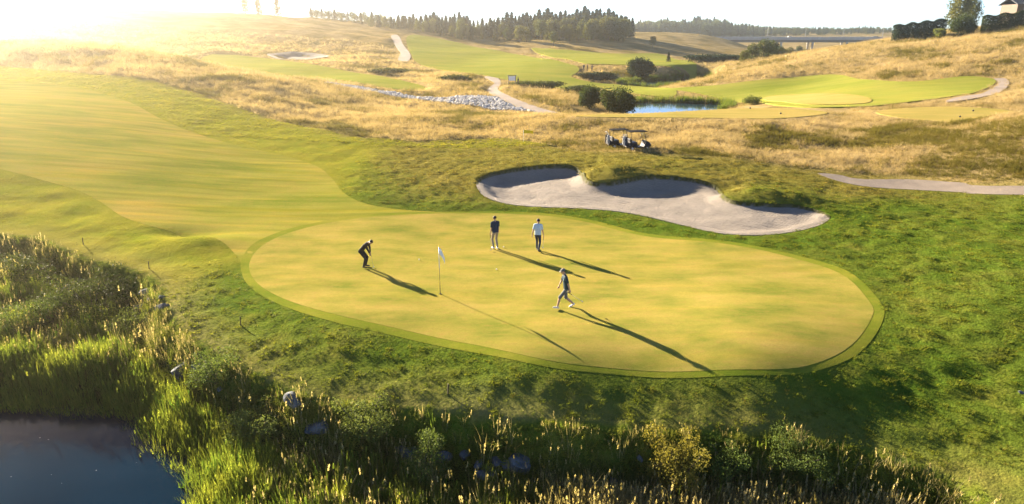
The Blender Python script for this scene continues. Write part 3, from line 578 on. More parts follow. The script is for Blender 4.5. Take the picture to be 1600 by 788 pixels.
def golf_cart(x, y, rz, label):
    r = empty('golf_cart', (x, y, gz(x, y)), rz); r.scale = (.86, .86, .9); tag(r, label, 'golf cart', 'golf carts parked behind the bunker')
    prof = [(-1.2, .42), (-1.2, .72), (-1.1, .78), (-.92, .78), (-.88, .70), (-.28, .70), (-.22, .34), (.42, .34), (.58, .52), (.66, .88), (.76, .92), (1.02, .80), (1.22, .58), (1.25, .40), (1.1, .34), (.98, .50), (.72, .50), (.6, .30), (-.5, .30), (-.62, .50), (-.98, .50), (-1.08, .36)]
    body = MB().prism(prof, -.56, .56, .03).build('body', M['cart'], r)
    for q in (-1, 1): MB().lathe([(.085, 0), (.085, .02), (.05, .035)], 'X', (1.19, .38 * q, .62), 12).build('headlight', M['white'], body, True)
    MB().box((1.2, -.5, .36), (1.28, .5, .46), .02).build('bumper', M['black'], body)
    s = MB().box((-.86, -.52, .70), (-.28, .52, .84), .04).build('seat', M['seat'], r); MB().box((-.95, -.52, .86), (-.83, .52, 1.26), .05, Matrix.Rotation(-.12, 3, 'Y'), (.1, 0, 0)).build('backrest', M['seat'], r)
    rf = MB().box((-1.12, -.60, 1.80), (.74, .60, 1.87), .03).build('roof', M['roofc'], r)
    for q in (-1, 1):
        MB().tube([(-1.02, .53 * q, .75), (-.98, .54 * q, 1.82)], .022).build('pillar', M['black'], r); MB().tube([(.72, .52 * q, .88), (.44, .54 * q, 1.82)], .022).build('pillar', M['black'], r)
        MB().tube([(-.80, .57 * q, .78), (-.5, .57 * q, .98), (-.3, .57 * q, .78)], .016).build('arm_rest', M['black'], r)
    MB().prism([(.725, .92), (.735, .92), (.46, 1.80), (.45, 1.80)], -.5, .5).build('windscreen', M['screen'], r)
    st = MB(); ring = [(.16 * math.cos(a), .16 * math.sin(a), 0) for a in [2 * math.pi * i / 16 for i in range(17)]]; st.tube(ring, .016, 6, False); st.tube([(0, -.15, 0), (0, .15, 0)], .012, 6); st.tube([(0, 0, 0), (0, 0, -.45)], .018, 6)
    st.bm.transform(Matrix.Translation((.33, .26, 1.03)) @ Matrix.Rotation(-.6, 4, 'Y')); st.build('steering_wheel', M['black'], r, True)
    MB().box((-1.42, -.46, .40), (-1.2, .46, .46), .01).tube([(-1.4, -.44, .46), (-1.34, -.44, 1.02), (-1.34, .44, 1.02), (-1.4, .44, .46)], .014, 6).build('bag_rack', M['black'], r)
    for wx in (-.80, .85):
        for q in (-1, 1):
            w = MB().lathe([(.13, -.09), (.20, -.1), (.225, -.06), (.23, 0), (.225, .06), (.20, .1), (.13, .09)], 'Y', (wx, .50 * q, .23), 20).build('wheel', M['tyre'], r, True)
            MB().lathe([(.125, .0), (.125, .105), (.10, .108), (.04, .10), (.035, .115)] if q > 0 else [(.125, 0), (.125, -.105), (.10, -.108), (.04, -.10), (.035, -.115)], 'Y', (wx, .50 * q, .23), 16).build('rim', M['rim'], w, True)
    return r
def golf_bag(cart, dy, m, label):
    loc = cart.matrix_basis @ Vector((-1.30, dy, .47)); r = empty('golf_bag', loc, cart.rotation_euler.z); r.rotation_euler = (0, R(-7), cart.rotation_euler.z); r.scale = (.86, .86, .9); tag(r, label, 'golf bag', 'golf bags strapped on the carts')
    MB().lathe([(.10, 0), (.12, .02), (.125, .3), (.135, .8), (.14, .86), (.13, .88)], seg=14).build('bag_body', M[m], r, True); MB().box((-.22, -.09, .1), (-.11, .09, .42), .03).build('pocket', M[m], r); MB().box((-.2, -.08, .48), (-.11, .08, .7), .03).build('pocket', M[m], r)
    for k in range(7):
        a = k * 2.4; px, py = .07 * math.cos(a), .07 * math.sin(a); hgt = .98 + .16 * random.random(); c = MB().tube([(px, py, .84), (px * 1.3, py * 1.3, hgt)], .007, 5).build('club', M['steel'], r); MB().ball((px * 1.3, py * 1.3 + .03, hgt), .045, 1, (.8, 1.2, .9)).build('club_head', M['white' if k % 3 == 0 else 'black'], c, True)
bpy.context.view_layer.update()
c1 = golf_cart(11.0, 59.7, R(14), 'dark golf cart parked in front, nearer of the pair'); c2 = golf_cart(9.75, 61.8, R(14), 'dark golf cart parked behind, farther of the pair')
bpy.context.view_layer.update()
golf_bag(c1, .24, 'pale_bag', 'pale golf bag on the far side of the nearer cart'); golf_bag(c1, -.24, 'navy', 'dark golf bag on the near side of the nearer cart')
golf_bag(c2, .24, 'black_cloth', 'dark golf bag on the far side of the farther cart'); golf_bag(c2, -.24, 'pale_bag', 'pale golf bag on the near side of the farther cart')

# ------------------------------------------------------------------ tee board by the path
r = empty('tee_board', (0., 139.3, gz(0, 139.3)), R(20)); tag(r, 'framed tee board on two posts above the mid path', 'sign')
for q in (-1, 1): MB().box((q * .75 - .06, -.06, -.3), (q * .75 + .06, .06, 2.1), .01).build('post', M['shoe_d'], r)
MB().box((-.69, -.04, 1.15), (.69, .04, 2.0), .01).build('board', M['white'], r); MB().box((-.95, -.15, 2.1), (.95, .15, 2.2), .01).build('cap_rail', M['shoe_d'], r)

# ------------------------------------------------------------------ bridge
M['concrete'] = plain('bridge_concrete', (.36, .35, .34), .85, .2, .15, .4); M['dark_conc'] = plain('bridge_girder', (.06, .06, .065), .8, .2, .2, .3); M['railm'] = plain('bridge_rail_metal', (.4, .4, .4), .5)
br = empty('road_bridge', (225, 505, 0), R(0)); tag(br, 'long grey concrete road bridge crossing the valley on slender piers', 'bridge'); x0, x1 = -118, 150
MB().box((x0, -5.7, 4.0), (x1, 5.7, 5.0)).build('deck', M['concrete'], br); MB().box((x0 + 2, -4.6, 2.4), (x1, -3.2, 3.99)).box((x0 + 2, 3.2, 2.4), (x1, 4.6, 3.99)).build('girder', M['dark_conc'], br)
for q in (-1, 1): MB().box((x0, q * 5.9 - .18, 4.4), (x1, q * 5.9 + .18, 6.0)).build('parapet', M['concrete'], br)
rl = MB().box((x0, -5.95, 6.5), (x1, -5.85, 6.58)).build('railing', M['railm'], br)
post = MB().box((-.05, -.05, 0), (.05, .05, .5)).build('rail_post', M['railm'], rl); post.location = (x0, -5.9, 6.0)
for i in range(1, 89): p = post.copy(); col.objects.link(p); p.parent = rl; p.location = (x0 + i * 3, -5.9, 6.0)
pier = MB().lathe([(.75, -14), (.75, 2.0), (1.0, 2.45)], seg=14).build('pier', M['concrete'], br, True)
pos = [(px, q) for px in (-70, -44, -36, -14, 10, 20, 44, 70, 96, 122) for q in (-3.9, 3.9)]
for i, (px, q) in enumerate(pos):
    p = pier if i == 0 else pier.copy()
    if i: col.objects.link(p); p.parent = br
    p.location = (px, q, 0)
for i, px in enumerate((182, 209, 236, 264, 300)):
    l = empty('lamp_post', (px, 510.2, 5.0)); tag(l, ORD[i] + ' slim street lamp from the left on the far bridge', 'street lamp', 'lamps along the bridge'); MB().tube([(0, 0, 0), (0, 0, 9), (.3, -.3, 9.6), (1.4, -1.4, 9.8)], [.12, .08, .07, .06], 6).build('pole', M['railm'], l, True); MB().box((1.2, -1.7, 9.72), (1.7, -1.2, 9.9), .04).build('lamp_head', M['railm'], l)
def far_car(x, y, z, rz, m, label):
    r = empty('car', (x, y, z), rz); tag(r, label, 'car', 'vehicles on the bridge')
    MB().prism([(-2.1, .35), (-2.15, .85), (-1.9, 1.05), (-1.4, 1.5), (.4, 1.5), (1.1, 1.0), (2.0, .85), (2.15, .4)], -.85, .85, .06).build('body', m, r); MB().prism([(-1.6, 1.06), (-1.3, 1.42), (.35, 1.42), (.9, 1.06)], -.86, .86).build('side_window', M['black'], r)
    for wx in (-1.3, 1.35):
        for q in (-1, 1): MB().lathe([(.2, -.1), (.31, -.1), (.32, 0), (.31, .1), (.2, .1)], 'Y', (wx, .78 * q, .32), 14).build('wheel', M['tyre'], r, True)
far_car(195.5, 502.6, 5.01, 0, M['white'], 'white car crossing the bridge'); far_car(256, 502.6, 5.01, 0, M['navy'], 'dark car farther right on the bridge')

# ------------------------------------------------------------------ house on the right hand hill
M['roof'] = plain('dark_roof_tile', (.035, .038, .045), .7, .3, .25, 3.); M['wall'] = plain('cream_boards', (.5, .45, .36), .8, .2, .08, 4.); M['brown'] = plain('brown_boards', (.10, .07, .05), .8); M['glass'] = plain('window_glass', (.03, .06, .08), .08, .6)
hx, hy = 133.5, 186.; hz0 = gz(hx, hy); ZT = 18.9
h = empty('house', (hx, hy, hz0), R(-8)); tag(h, 'dark roofed house with cream gable on the hilltop behind hedges', 'house'); e = ZT - hz0 - 1.35
MB().box((-3.5, 0, -1), (15, 8, e)).build('wall', M['brown'], h)
rf = MB().prism([(-4.0, e - .1), (15.5, e - .1), (15.5, e + .02), (-4.0, e + .02)], -.6, 8.6); rf.bm.clear()
a = [(-4.0, -.7, e - .15), (15.5, -.7, e - .15), (15.5, 4, e + 1.5), (-4.0, 4, e + 1.5)]; c_ = [(-4.0, 8.7, e - .15), (15.5, 8.7, e - .15)]
rf.poly(a).poly([c_[0], a[3], a[2], c_[1]]); rfo = rf.build('roof', M['roof'], h); rfo.modifiers.new('t', 'SOLIDIFY').thickness = .18
MB().box((2.0, 4.2, e + .7), (2.9, 5.1, e + 2.6), .03).build('chimney', M['roof'], rfo)
row = MB().box((-.22, -.03, 0), (.22, .03, .04)).build('roof_tile', M['roof'], rfo)
sl = math.atan2(1.65, 4.7); n_t = 0
for j in range(9):
    for i in range(30):
        t = row if n_t == 0 else row.copy()
        if n_t: col.objects.link(t); t.parent = rfo
        n_t += 1; f = (j + .5) / 9; t.location = (-3.7 + i * .64 + (j % 2) * .3, -.7 + 4.7 * f, e - .15 + 1.65 * f + .09); t.rotation_euler = (sl, 0, 0); t.scale = (1.4, 7., 1)
gb = MB().prism([(-2.0, -1), (2.0, -1), (2.0, e), (0, e + 1.0), (-2.0, e)], -2.2, .3); gb.build('gable_wall', M['wall'], h)
for q in (-1, 1):
    g = MB().poly([(0, -2.7, e + 1.32), (q * 2.6, -2.7, e - .02), (q * 2.6, .9, e - .02), (0, 3.4, e + 1.32)]).build('gable_roof', M['roof'], h); g.modifiers.new('t', 'SOLIDIFY').thickness = .14
    MB().tube([(0, -2.72, e + 1.28), (q * 2.62, -2.72, e - .08)], .12, 4).build('barge_board', M['white'], h)
w = MB().box((-.45, -2.26, e - .75), (.45, -2.19, e + .25), .01).build('window', M['white'], h); MB().box((-.36, -2.29, e - .66), (.36, -2.27, e + .16)).build('pane', M['glass'], w)
MB().prism([(4.6, e - 2.2), (9.5, e - 2.2), (9.5, e + 1.2), (8.6, e + 1.2)], -3.4, -.2).build('wing_wall', M['brown'], h); MB().tube([(4.2, -3.5, e - 2.1), (8.7, -3.5, e + 1.5)], .16, 4).build('barge_board', M['white'], h); MB().prism([(7.0, e - 1.5), (9.3, e - 1.5), (9.3, e + .6), (8.4, e + .6)], -3.5, -3.42).build('window', M['glass'], h)
# ------------------------------------------------------------------ foliage
def leaf_mat(name, c0, c1, trans=.35, hue=.15, per='object', rough=.6, spec=.03, nscale=1.2):
    """leaves let light through; colour varies from plant to plant"""
    k = N(name)
    if per == 'object': f = k.n('ShaderNodeObjectInfo').outputs['Random']
    else: f = k.attr('tint', True)
    n = k.noise(nscale, 3); f = k.math('ADD', k.math('MULTIPLY', f, .65), k.math('MULTIPLY', n, .35))
    c = k.ramp(f, [(.15, c0), (.85, c1)])
    p = k.principled(c, rough, spec); t = k.n('ShaderNodeBsdfTranslucent'); k.l(k.mix(1., c, (1.25, 1.2, .7), 'MULTIPLY'), t.inputs[0])
    m = k.n('ShaderNodeMixShader'); m.inputs[0].default_value = trans; k.l(p.outputs[0], m.inputs[1]); k.l(t.outputs[0], m.inputs[2]); k.l(m.outputs[0], k.out.inputs[0]); return k.m
M['bark'] = plain('bark', (.09, .07, .055), .9, .1, .3, 6.)
M['conifer'] = leaf_mat('conifer_needles', (.02, .034, .013), (.055, .06, .02), .25)
M['broad'] = leaf_mat('broadleaf', (.045, .065, .018), (.12, .12, .03), .35)
M['bushleaf'] = leaf_mat('bush_leaf', (.035, .055, .015), (.06, .075, .02), .3); M['darkbush'] = leaf_mat('dark_bush_leaf', (.018, .036, .02), (.03, .05, .025), .2)
M['goldleaf'] = leaf_mat('golden_leaf', (.11, .12, .025), (.22, .19, .04), .4, nscale=5.); M['herb'] = leaf_mat('herb_leaf', (.08, .12, .03), (.16, .18, .05), .35, nscale=3.)
def cards(P, size, r, up=None, asp=1.6):
    """one leaf-shaped quad at every point, each turned its own way"""
    n = len(P); a = r.normal(size=(n, 3)); a /= np.linalg.norm(a, axis=1)[:, None]
    if up is not None: a = a * (1 - up) + up * np.array([0, 0, -.35]) + 0; a /= np.linalg.norm(a, axis=1)[:, None]
    b = np.cross(a, r.normal(size=(n, 3))); b /= np.linalg.norm(b, axis=1)[:, None]; s = (size * r.uniform(.6, 1.3, n))[:, None]
    a = a * s * asp * .5; b = b * s * .5
    V = np.stack([P - a, P - a * .1 + b, P + a, P - a * .1 - b], 1).reshape(-1, 3); return V, np.arange(n * 4).reshape(n, 4)
def lobes_points(lobes, n, r, shell=.55):
    out = []; vol = np.array([l[3] * l[4] * l[5] for l in lobes]); cnt = r.multinomial(n, vol / vol.sum())
    for (x, y, z, a, b, c), m in zip(lobes, cnt):
        d = r.normal(size=(m, 3)); d /= np.linalg.norm(d, axis=1)[:, None]; rad = (shell + (1 - shell) * r.random(m)**.7) * (1 + .12 * r.normal(size=m)); out.append(np.array([x, y, z]) + d * rad[:, None] * np.array([a, b, c]))
    return np.vstack(out)
def conifer_mesh(seed, n=1300, w=.2):
    r = np.random.default_rng(seed); lay = r.random(n)**.8; z = .06 + .94 * lay; rad = w * (1 - lay)**.65 * (.75 + .25 * np.cos(lay * 60 + r.random(n))) + .006; a = r.random(n) * 6.283
    a = np.round(a / .45) * .45 + r.normal(size=n) * .13 + lay * 9; q = r.random(n)**.5 * (1 + .25 * r.normal(size=n) * .5)
    P = np.stack([np.cos(a) * rad * q, np.sin(a) * rad * q, z - .25 * rad * q], 1); V, F = cards(P, .034, r, .3, 2.0); return mesh_from('crown', V, F)
def broad_mesh(seed, n=2600, w=.36, base=.16):
    r = np.random.default_rng(seed); L = [(0, 0, .6, w * .7, w * .7, .3)]
    for i in range(9):
        a = i * 2.4 + r.random(); zz = base + .16 + .6 * (i / 9) * r.uniform(.8, 1.1); q = w * (.75 if zz < .65 else .45); L.append((math.cos(a) * q * .75, math.sin(a) * q * .75, zz, w * r.uniform(.32, .5), w * r.uniform(.32, .5), r.uniform(.1, .17)))
    P = lobes_points(L, n, r, .5); V, F = cards(P, .03, r); return mesh_from('crown', V, F)
def trunk_mesh(seed, r0=.022, top=.75, limbs=4, z0=.25):
    rr = random.Random(seed); b = MB(); b.tube([(0, 0, -.06), (0, 0, 0), (.008, .004, .3), (-.004, .006, top)], [r0 * 1.4, r0 * 1.1, r0 * .75, r0 * .15], 7)
    for i in range(limbs):
        a = i * 2.3 + rr.random(); z = z0 + (top - z0) * i / limbs; L = .2 * (1 - .4 * i / limbs); b.tube([(0, 0, z), (math.cos(a) * L * .5, math.sin(a) * L * .5, z + .06), (math.cos(a) * L, math.sin(a) * L, z + .15)], [r0 * .45, r0 * .3, r0 * .08], 5)
    me = bpy.data.meshes.new('trunk'); b.bm.to_mesh(me); b.bm.free(); me.materials.append(M['bark']); return me
CON = [conifer_mesh(i) for i in range(4)]; BRO = [broad_mesh(10 + i) for i in range(4)]
for m in CON: m.materials.append(M['conifer'])
for m in BRO: m.materials.append(M['broad'])
BRL = [broad_mesh(30 + i, 2600, .33, -.08) for i in range(4)]
for m in BRL: m.materials.append(M['broad'])
TR = [trunk_mesh(1), trunk_mesh(2, .026)]; TRC = trunk_mesh(3, .016, .95, 0)
def tree(kind, x, y, h, label, group=None, wide=1., name=None, i=0, z=None, low=False):
    r = empty(name or {'c': 'conifer_tree', 'b': 'broadleaf_tree'}[kind], (x, y, gz_tree(x, y) if z is None else z), random.random() * 6.28); r.scale = (h * wide, h * wide, h); tag(r, label, 'tree', group)
    link('trunk', TRC if kind == 'c' else TR[i % 2], r); link('crown', CON[i % 4] if kind == 'c' else (BRL if low else BRO)[i % 4], r); return r
CONIFERS = [[-101.0,362.9,5.5],[-99.6,364.5,5.5],[-98.9,368.7,5.5],[-97.9,371.9,5.5],[-93.3,361.5,5.5],[-91.9,364.7,5.5],[-90.1,366.8,5.5],[-88.0,367.2,5.5],[-82.5,352.6,5.5],[-83.5,366.4,5.5],[-82.1,370.4,5.5],[-78.1,360.9,5.5],[-74.3,353.9,5.5],[-76.1,371.3,5.5],[-71.6,358.0,5.5],[-69.7,359.0,5.5],[-69.7,370.1,5.5],[-67.4,369.1,5.5],[-61.2,348.3,5.5],[-61.5,363.1,5.5],[-57.1,349.2,5.5],[-55.2,350.7,5.5],[-55.7,364.8,5.5],[-52.3,353.2,5.5],[-51.6,360.4,6.1],[-48.9,357.3,6.9],[-46.6,351.6,6.4],[-44.8,355.1,6.3],[-41.3,346.5,8.1],[-39.6,348.9,8.8],[-37.7,348.1,8.5],[-36.4,351.3,8.4],[-34.2,352.6,8.9],[-32.8,357.9,9.3],[-30.7,357.4,9.5],[-28.1,353.6,9.8],[-25.7,351.0,10.3],[-23.8,356.0,9.0],[-22.3,356.6,7.9],[-20.8,357.6,6.7],[-18.9,354.3,7.1],[-17.1,359.1,7.4],[-14.3,346.2,8.4],[-12.4,350.0,6.6],[-10.6,351.4,7.1],[-8.7,352.4,7.5],[-6.7,352.5,7.9],[-4.6,356.4,8.8],[-2.4,349.5,9.2],[-0.2,348.7,9.7],[1.7,347.0,9.3],[3.6,361.7,9.1],[5.3,348.4,8.8],[7.4,362.7,8.5],[9.0,347.4,10.1],[11.4,361.1,9.9],[13.2,350.6,10.6],[15.9,361.1,9.7],[17.3,350.8,10.9],[19.5,351.9,10.6],[21.4,353.2,10.3],[23.2,345.1,11.5],[26.9,364.7,10.6],[28.7,363.5,10.7],[30.4,361.7,11.1],[31.5,350.8,11.7],[32.9,346.4,12.7],[36.3,361.2,13.0],[37.7,358.9,12.3],[40.5,363.0,12.4],[42.2,359.9,13.5],[43.7,358.3,12.9],[46.5,363.8,11.6],[46.8,350.0,11.4],[50.5,360.6,12.0],[51.6,355.7,12.3],[54.6,360.8,12.2],[57.2,361.5,10.1],[58.9,362.3,9.4],[58.6,350.4,8.7],[-65.9,336.7,5.5],[-61.4,332.5,5.5],[-60.4,340.5,5.5],[-55.9,333.6,5.5],[-53.7,337.9,5.5],[-50.7,336.3,5.5],[-47.4,335.8,5.5],[-34.1,336.2,6.4],[-31.5,339.0,7.6],[-27.5,333.3,8.9],[-24.3,341.0,8.2],[-12.0,334.4,5.9],[-9.5,333.0,6.9],[-7.0,340.4,6.8],[-0.7,340.0,7.1],[3.2,337.3,7.4],[5.9,341.3,6.6],[8.9,333.8,7.2],[18.1,336.2,8.8],[31.0,333.6,9.3],[34.8,337.2,9.7],[37.7,333.4,10.2],[44.2,338.7,8.2],[47.9,341.8,9.4],[50.5,340.0,10.0],[52.4,335.2,9.2],[-31.7,324.4,5.5],[-18.0,316.6,5.5],[-13.0,325.3,5.5],[-7.1,318.9,5.5],[3.4,319.1,5.5],[7.7,324.7,5.7],[11.5,327.0,6.6],[15.7,324.1,6.0],[19.0,320.6,7.1],[27.1,326.6,7.7]]
BROADLEAVES = [[-44.2,336.6,6.0],[-41.1,340.0,5.8],[-37.1,338.3,7.5],[-21.7,341.4,6.0],[-18.2,339.9,5.5],[-15.5,337.3,6.4],[-4.5,336.8,7.5],[11.7,334.5,9.1],[15.1,334.5,7.6],[21.4,341.3,8.8],[25.0,337.7,9.6],[28.3,336.8,9.5],[41.2,341.3,10.3],[-27.3,325.9,5.5],[-23.2,316.9,5.5],[-1.9,323.5,6.4],[23.4,327.5,6.4],[32.1,326.6,9.2],[35.2,320.5,7.4],[40.7,324.1,8.2],[45.5,317.3,7.0]]
EDGE_TREES = [[3.3,312.0,7.8],[6.4,313.0,7.1],[13.0,318.0,9.1],[17.0,293.0,6.6],[25.2,315.0,7.7],[29.3,314.0,6.6],[33.9,316.0,9.2],[36.1,318.0,9.9],[41.4,322.0,10.6],[43.5,323.0,10.7],[47.4,318.0,10.8],[49.5,319.0,10.5],[17.1,322.0,10.2],[-22.8,322.0,9.8]]
_all = np.array(CONIFERS + BROADLEAVES + EDGE_TREES); _z = dict(zip(map(tuple, _all[:, :2].tolist()), Ground(_all[:, 0], _all[:, 1]).h))
def gz_tree(x, y): return float(_z.get((x, y), 0) or gz(x, y)) - .1
for i, (x, y, h) in enumerate(CONIFERS):
    sec = 'left part' if x < -60 else ('middle part' if x < 5 else 'tall right part')
    tree('b' if x < -60 and i % 3 else 'c', x, y, h * random.uniform(.85, 1.15), ('rounded tree' if x < -60 and i % 3 else 'dark conifer') + ' of the skyline forest, in its ' + sec, ('rounded trees' if x < -60 and i % 3 else 'conifers') + ' of the forest, ' + sec, random.uniform(.95, 1.3) if x < -60 and i % 3 else random.uniform(1.15, 2.1), i=i, low=True)
for i, (x, y, h) in enumerate(BROADLEAVES): tree('b', x, y, h, 'rounded broadleaf tree among the conifers of the skyline forest', 'broadleaf trees in the forest', random.uniform(.9, 1.25), i=i, low=True)
EDGE_TREES.sort(key=lambda t: t[0] / t[1]); _lone = min(range(len(EDGE_TREES)), key=lambda j: EDGE_TREES[j][1])
for i, (x, y, h) in enumerate(EDGE_TREES):
    tree('b', x, y, h, ORD[i - (i > _lone)] + ' broadleaf tree from the left along the near edge of the skyline forest' if i != _lone else 'single bushy tree standing out in front of the forest on the fairway', 'trees at the forest edge' if i != _lone else None, random.uniform(.95, 1.3), i=i, low=i % 2 == 0)
for i, (x, y, h, lab) in enumerate([(-126.1, 360, 12, 'tall tree on the glaring left hilltop, middle one of three'), (-134, 364, 13.6, 'tall tree on the glaring left hilltop, leftmost of three'), (-118.3, 365, 11.5, 'tall tree on the glaring left hilltop, rightmost of three')]): tree('c', x, y, h, lab, 'trees on the left hilltop', 1.15, name='poplar_tree', i=i)
tree('b', 60, 304, 5.5, 'lone small tree on the far slope right of the forest', None, .9, i=1); tree('c', 45.9, 208, 2.9, 'short dark conifer alone beside the far fairway', None, 1.5, i=2)
for i, (x, y, h) in enumerate([(66, 195, 5.2), (70.5, 199, 6.2), (75, 206, 5.8), (62.5, 191, 3.6), (82, 225, 5.8), (90, 240, 5.6), (99, 262, 5.4), (108, 285, 5.), (119, 310, 5), (131, 335, 5.2), (150, 372, 5.4), (165, 400, 5.4), (178, 420, 5.6), (184, 436, 4.8), (196, 448, 6), (208, 460, 5)]):
    tree('b', x, y, h, ['tallest', 'second', 'third', 'small'][i] + ' dark tree of the clump in the hollow left of the golden hill' if i < 4 else ORD[i - 4] + ' dark bushy tree from the near end of the row leading to the bridge', 'trees in the hollow before the bridge' if i < 4 else 'trees below the bridge', 1.25, i=i, low=True)
tree('b', 113.1, 183, 11.5, 'tall tree beside the hilltop house', None, .8, i=0); tree('b', 118.5, 186, 8.4, 'dark tree close to the hilltop house wall', None, .9, i=3)
def bush(name, x, y, lobes, n, size, mat, label, cat='bush', group=None, z=None, seed=0, stems=5):
    z0 = gz(x, y) if z is None else z; r = empty(name, (x, y, z0)); tag(r, label, cat, group); rr = np.random.default_rng(seed + int(x * 10) % 97)
    V, F = cards(lobes_points(lobes, n, rr, .5), size, rr); me = mesh_from('foliage', V, F); link('foliage', me, r, [M[mat]])
    b = MB()
    for k in range(stems):
        l = lobes[k % len(lobes)]; b.tube([(0, 0, -.2), (l[0] * .4, l[1] * .4, l[2] * .5), (l[0], l[1], l[2] + l[5] * .4)], [.03 * l[5] + .015, .02 * l[5] + .01, .008], 5)
    b.build('stems', M['bark'], r); return r
def lobed(w, h, n, seed, d=None):
    r = random.Random(seed); L = [(0, 0, h * .48, w * .36, (d or w) * .36, h * .46)]
    for i in range(n):
        a = i * 2.4 + r.random(); q = w * .3 * r.uniform(.7, 1.1); zz = h * r.uniform(.25, .72); L.append((math.cos(a) * q, math.sin(a) * q * (d or w) / w, zz, w * r.uniform(.13, .22), (d or w) * r.uniform(.13, .22), h * r.uniform(.15, .25)))
    return L
bush('round_bush', 12.13, 108.6, lobed(4.3, 3.7, 9, 1), 4500, .17, 'bushleaf', 'yellow green round bush by the pond, the smaller left one')
bush('round_bush', 16.21, 105.0, lobed(6.2, 4.9, 11, 2), 6500, .19, 'bushleaf', 'big round green bush at the left end of the near pond')
bush('round_bush', 33.29, 183.1, lobed(8.4, 5.6, 11, 3), 6000, .26, 'darkbush', 'large dark green bush above the back pond')
bush('low_scrub', 21., 172., lobed(12., 2.4, 12, 4, 5), 4500, .22, 'darkbush', 'low dark scrub left of the large dark bush', 'scrub'); bush('low_scrub', 58., 205., lobed(22., 2.6, 14, 5, 6), 5000, .26, 'darkbush', 'long dark scrub patch beyond the back pond', 'scrub')
bush('low_scrub', 5., 141., lobed(14., 1.7, 14, 6, 6), 4500, .2, 'bushleaf', 'brown green scrub below the tee board', 'scrub'); bush('low_scrub', 12.5, 130., lobed(10., 1.8, 12, 7, 5), 3500, .2, 'bushleaf', 'scrub on the slope left of the round bushes', 'scrub')
bush('low_scrub', 37.5, 108.8, lobed(3.4, 1.5, 8, 8), 1800, .12, 'herb', 'pale leafy clump at the right end of the near pond', 'scrub'); bush('low_scrub', -12., 150., lobed(9., 1.6, 10, 9, 4), 2500, .2, 'bushleaf', 'dark scrub left of the bend in the mid path', 'scrub')
bush('low_scrub', -30., 170., lobed(12., 1.6, 10, 19, 4), 2500, .2, 'bushleaf', 'faint scrub beside the left valley fairway', 'scrub'); bush('low_scrub', 75., 240., lobed(30., 2.8, 14, 29, 8), 5000, .28, 'darkbush', 'dark scrub strip beyond the far fairway', 'scrub')
def ragged(w, h, seed):
    r = random.Random(seed); L = [(r.uniform(-.1, .1) * w, 0, h * .4, w * .33, w * .31, h * .38)]
    for i in range(15):
        a = i * 2.4 + r.random(); q = w * r.uniform(.15, .42); zz = h * r.uniform(.2, .92) * (1 - .5 * (q / w)); s = r.uniform(.09, .19); L.append((math.cos(a) * q, math.sin(a) * q, zz, w * s, w * s * r.uniform(.7, 1.2), h * s * r.uniform(.8, 1.7)))
    return L
def hedge(p, q, h, w, label, seed):
    p, q = Vector(p), Vector(q); L = (q - p).length; z0, z1 = gz(*p), gz(*q); r = empty('hedge', (p.x, p.y, z0)); tag(r, label, 'hedge'); rr = np.random.default_rng(seed); n = int(L * h * 420)
    t = rr.random(n); s = rr.uniform(-1, 1, n); zz = rr.random(n); f = rr.integers(0, 3, n); s = np.where(f == 0, np.sign(s) * (1 - .08 * rr.random(n)), s); zz = np.where(f == 1, 1 - .05 * rr.random(n), zz)
    s *= np.where(zz > .8, 1 - (zz - .8) * 1.6, 1) * (1 + .22 * np.sin(t * L * 3.1 + rr.random(n) * .6)); d = (q - p).normalized(); side = Vector((-d.y, d.x))
    P = np.stack([d.x * L * t + side.x * s * w / 2, d.y * L * t + side.y * s * w / 2, (z1 - z0) * t + zz * h * (1 + .06 * np.sin(t * L * 1.9))], 1); V, F = cards(P, .19, rr)
    link('foliage', mesh_from('foliage', V, F), r, [M['darkbush' if seed == 1 else 'bushleaf']]); b = MB(); m = max(3, int(L / 1.5))
    for i in range(m): t_ = (i + .5) / m; b.tube([(d.x * L * t_, d.y * L * t_, (z1 - z0) * t_ - .2), (d.x * L * t_, d.y * L * t_, (z1 - z0) * t_ + h * .8)], [.09, .03], 5)
    b.build('stems', M['bark'], r)
hedge((96.3, 181), (108.5, 180), 3.9, 1.6, 'long dark clipped hedge sloping up the hill crest', 1); hedge((112.2, 172), (124, 165), 3.7, 1.8, 'clipped hedge in front of the hilltop house', 2)
bush('round_bush', 107.8, 171.5, lobed(7.4, 5.3, 10, 12), 6500, .2, 'bushleaf', 'big round bush between the two hilltop hedges')
bush('round_bush', 103.6, 173.5, lobed(3.2, 2.4, 7, 13), 2500, .16, 'herb', 'small pale bush at the foot of the long dark hedge')
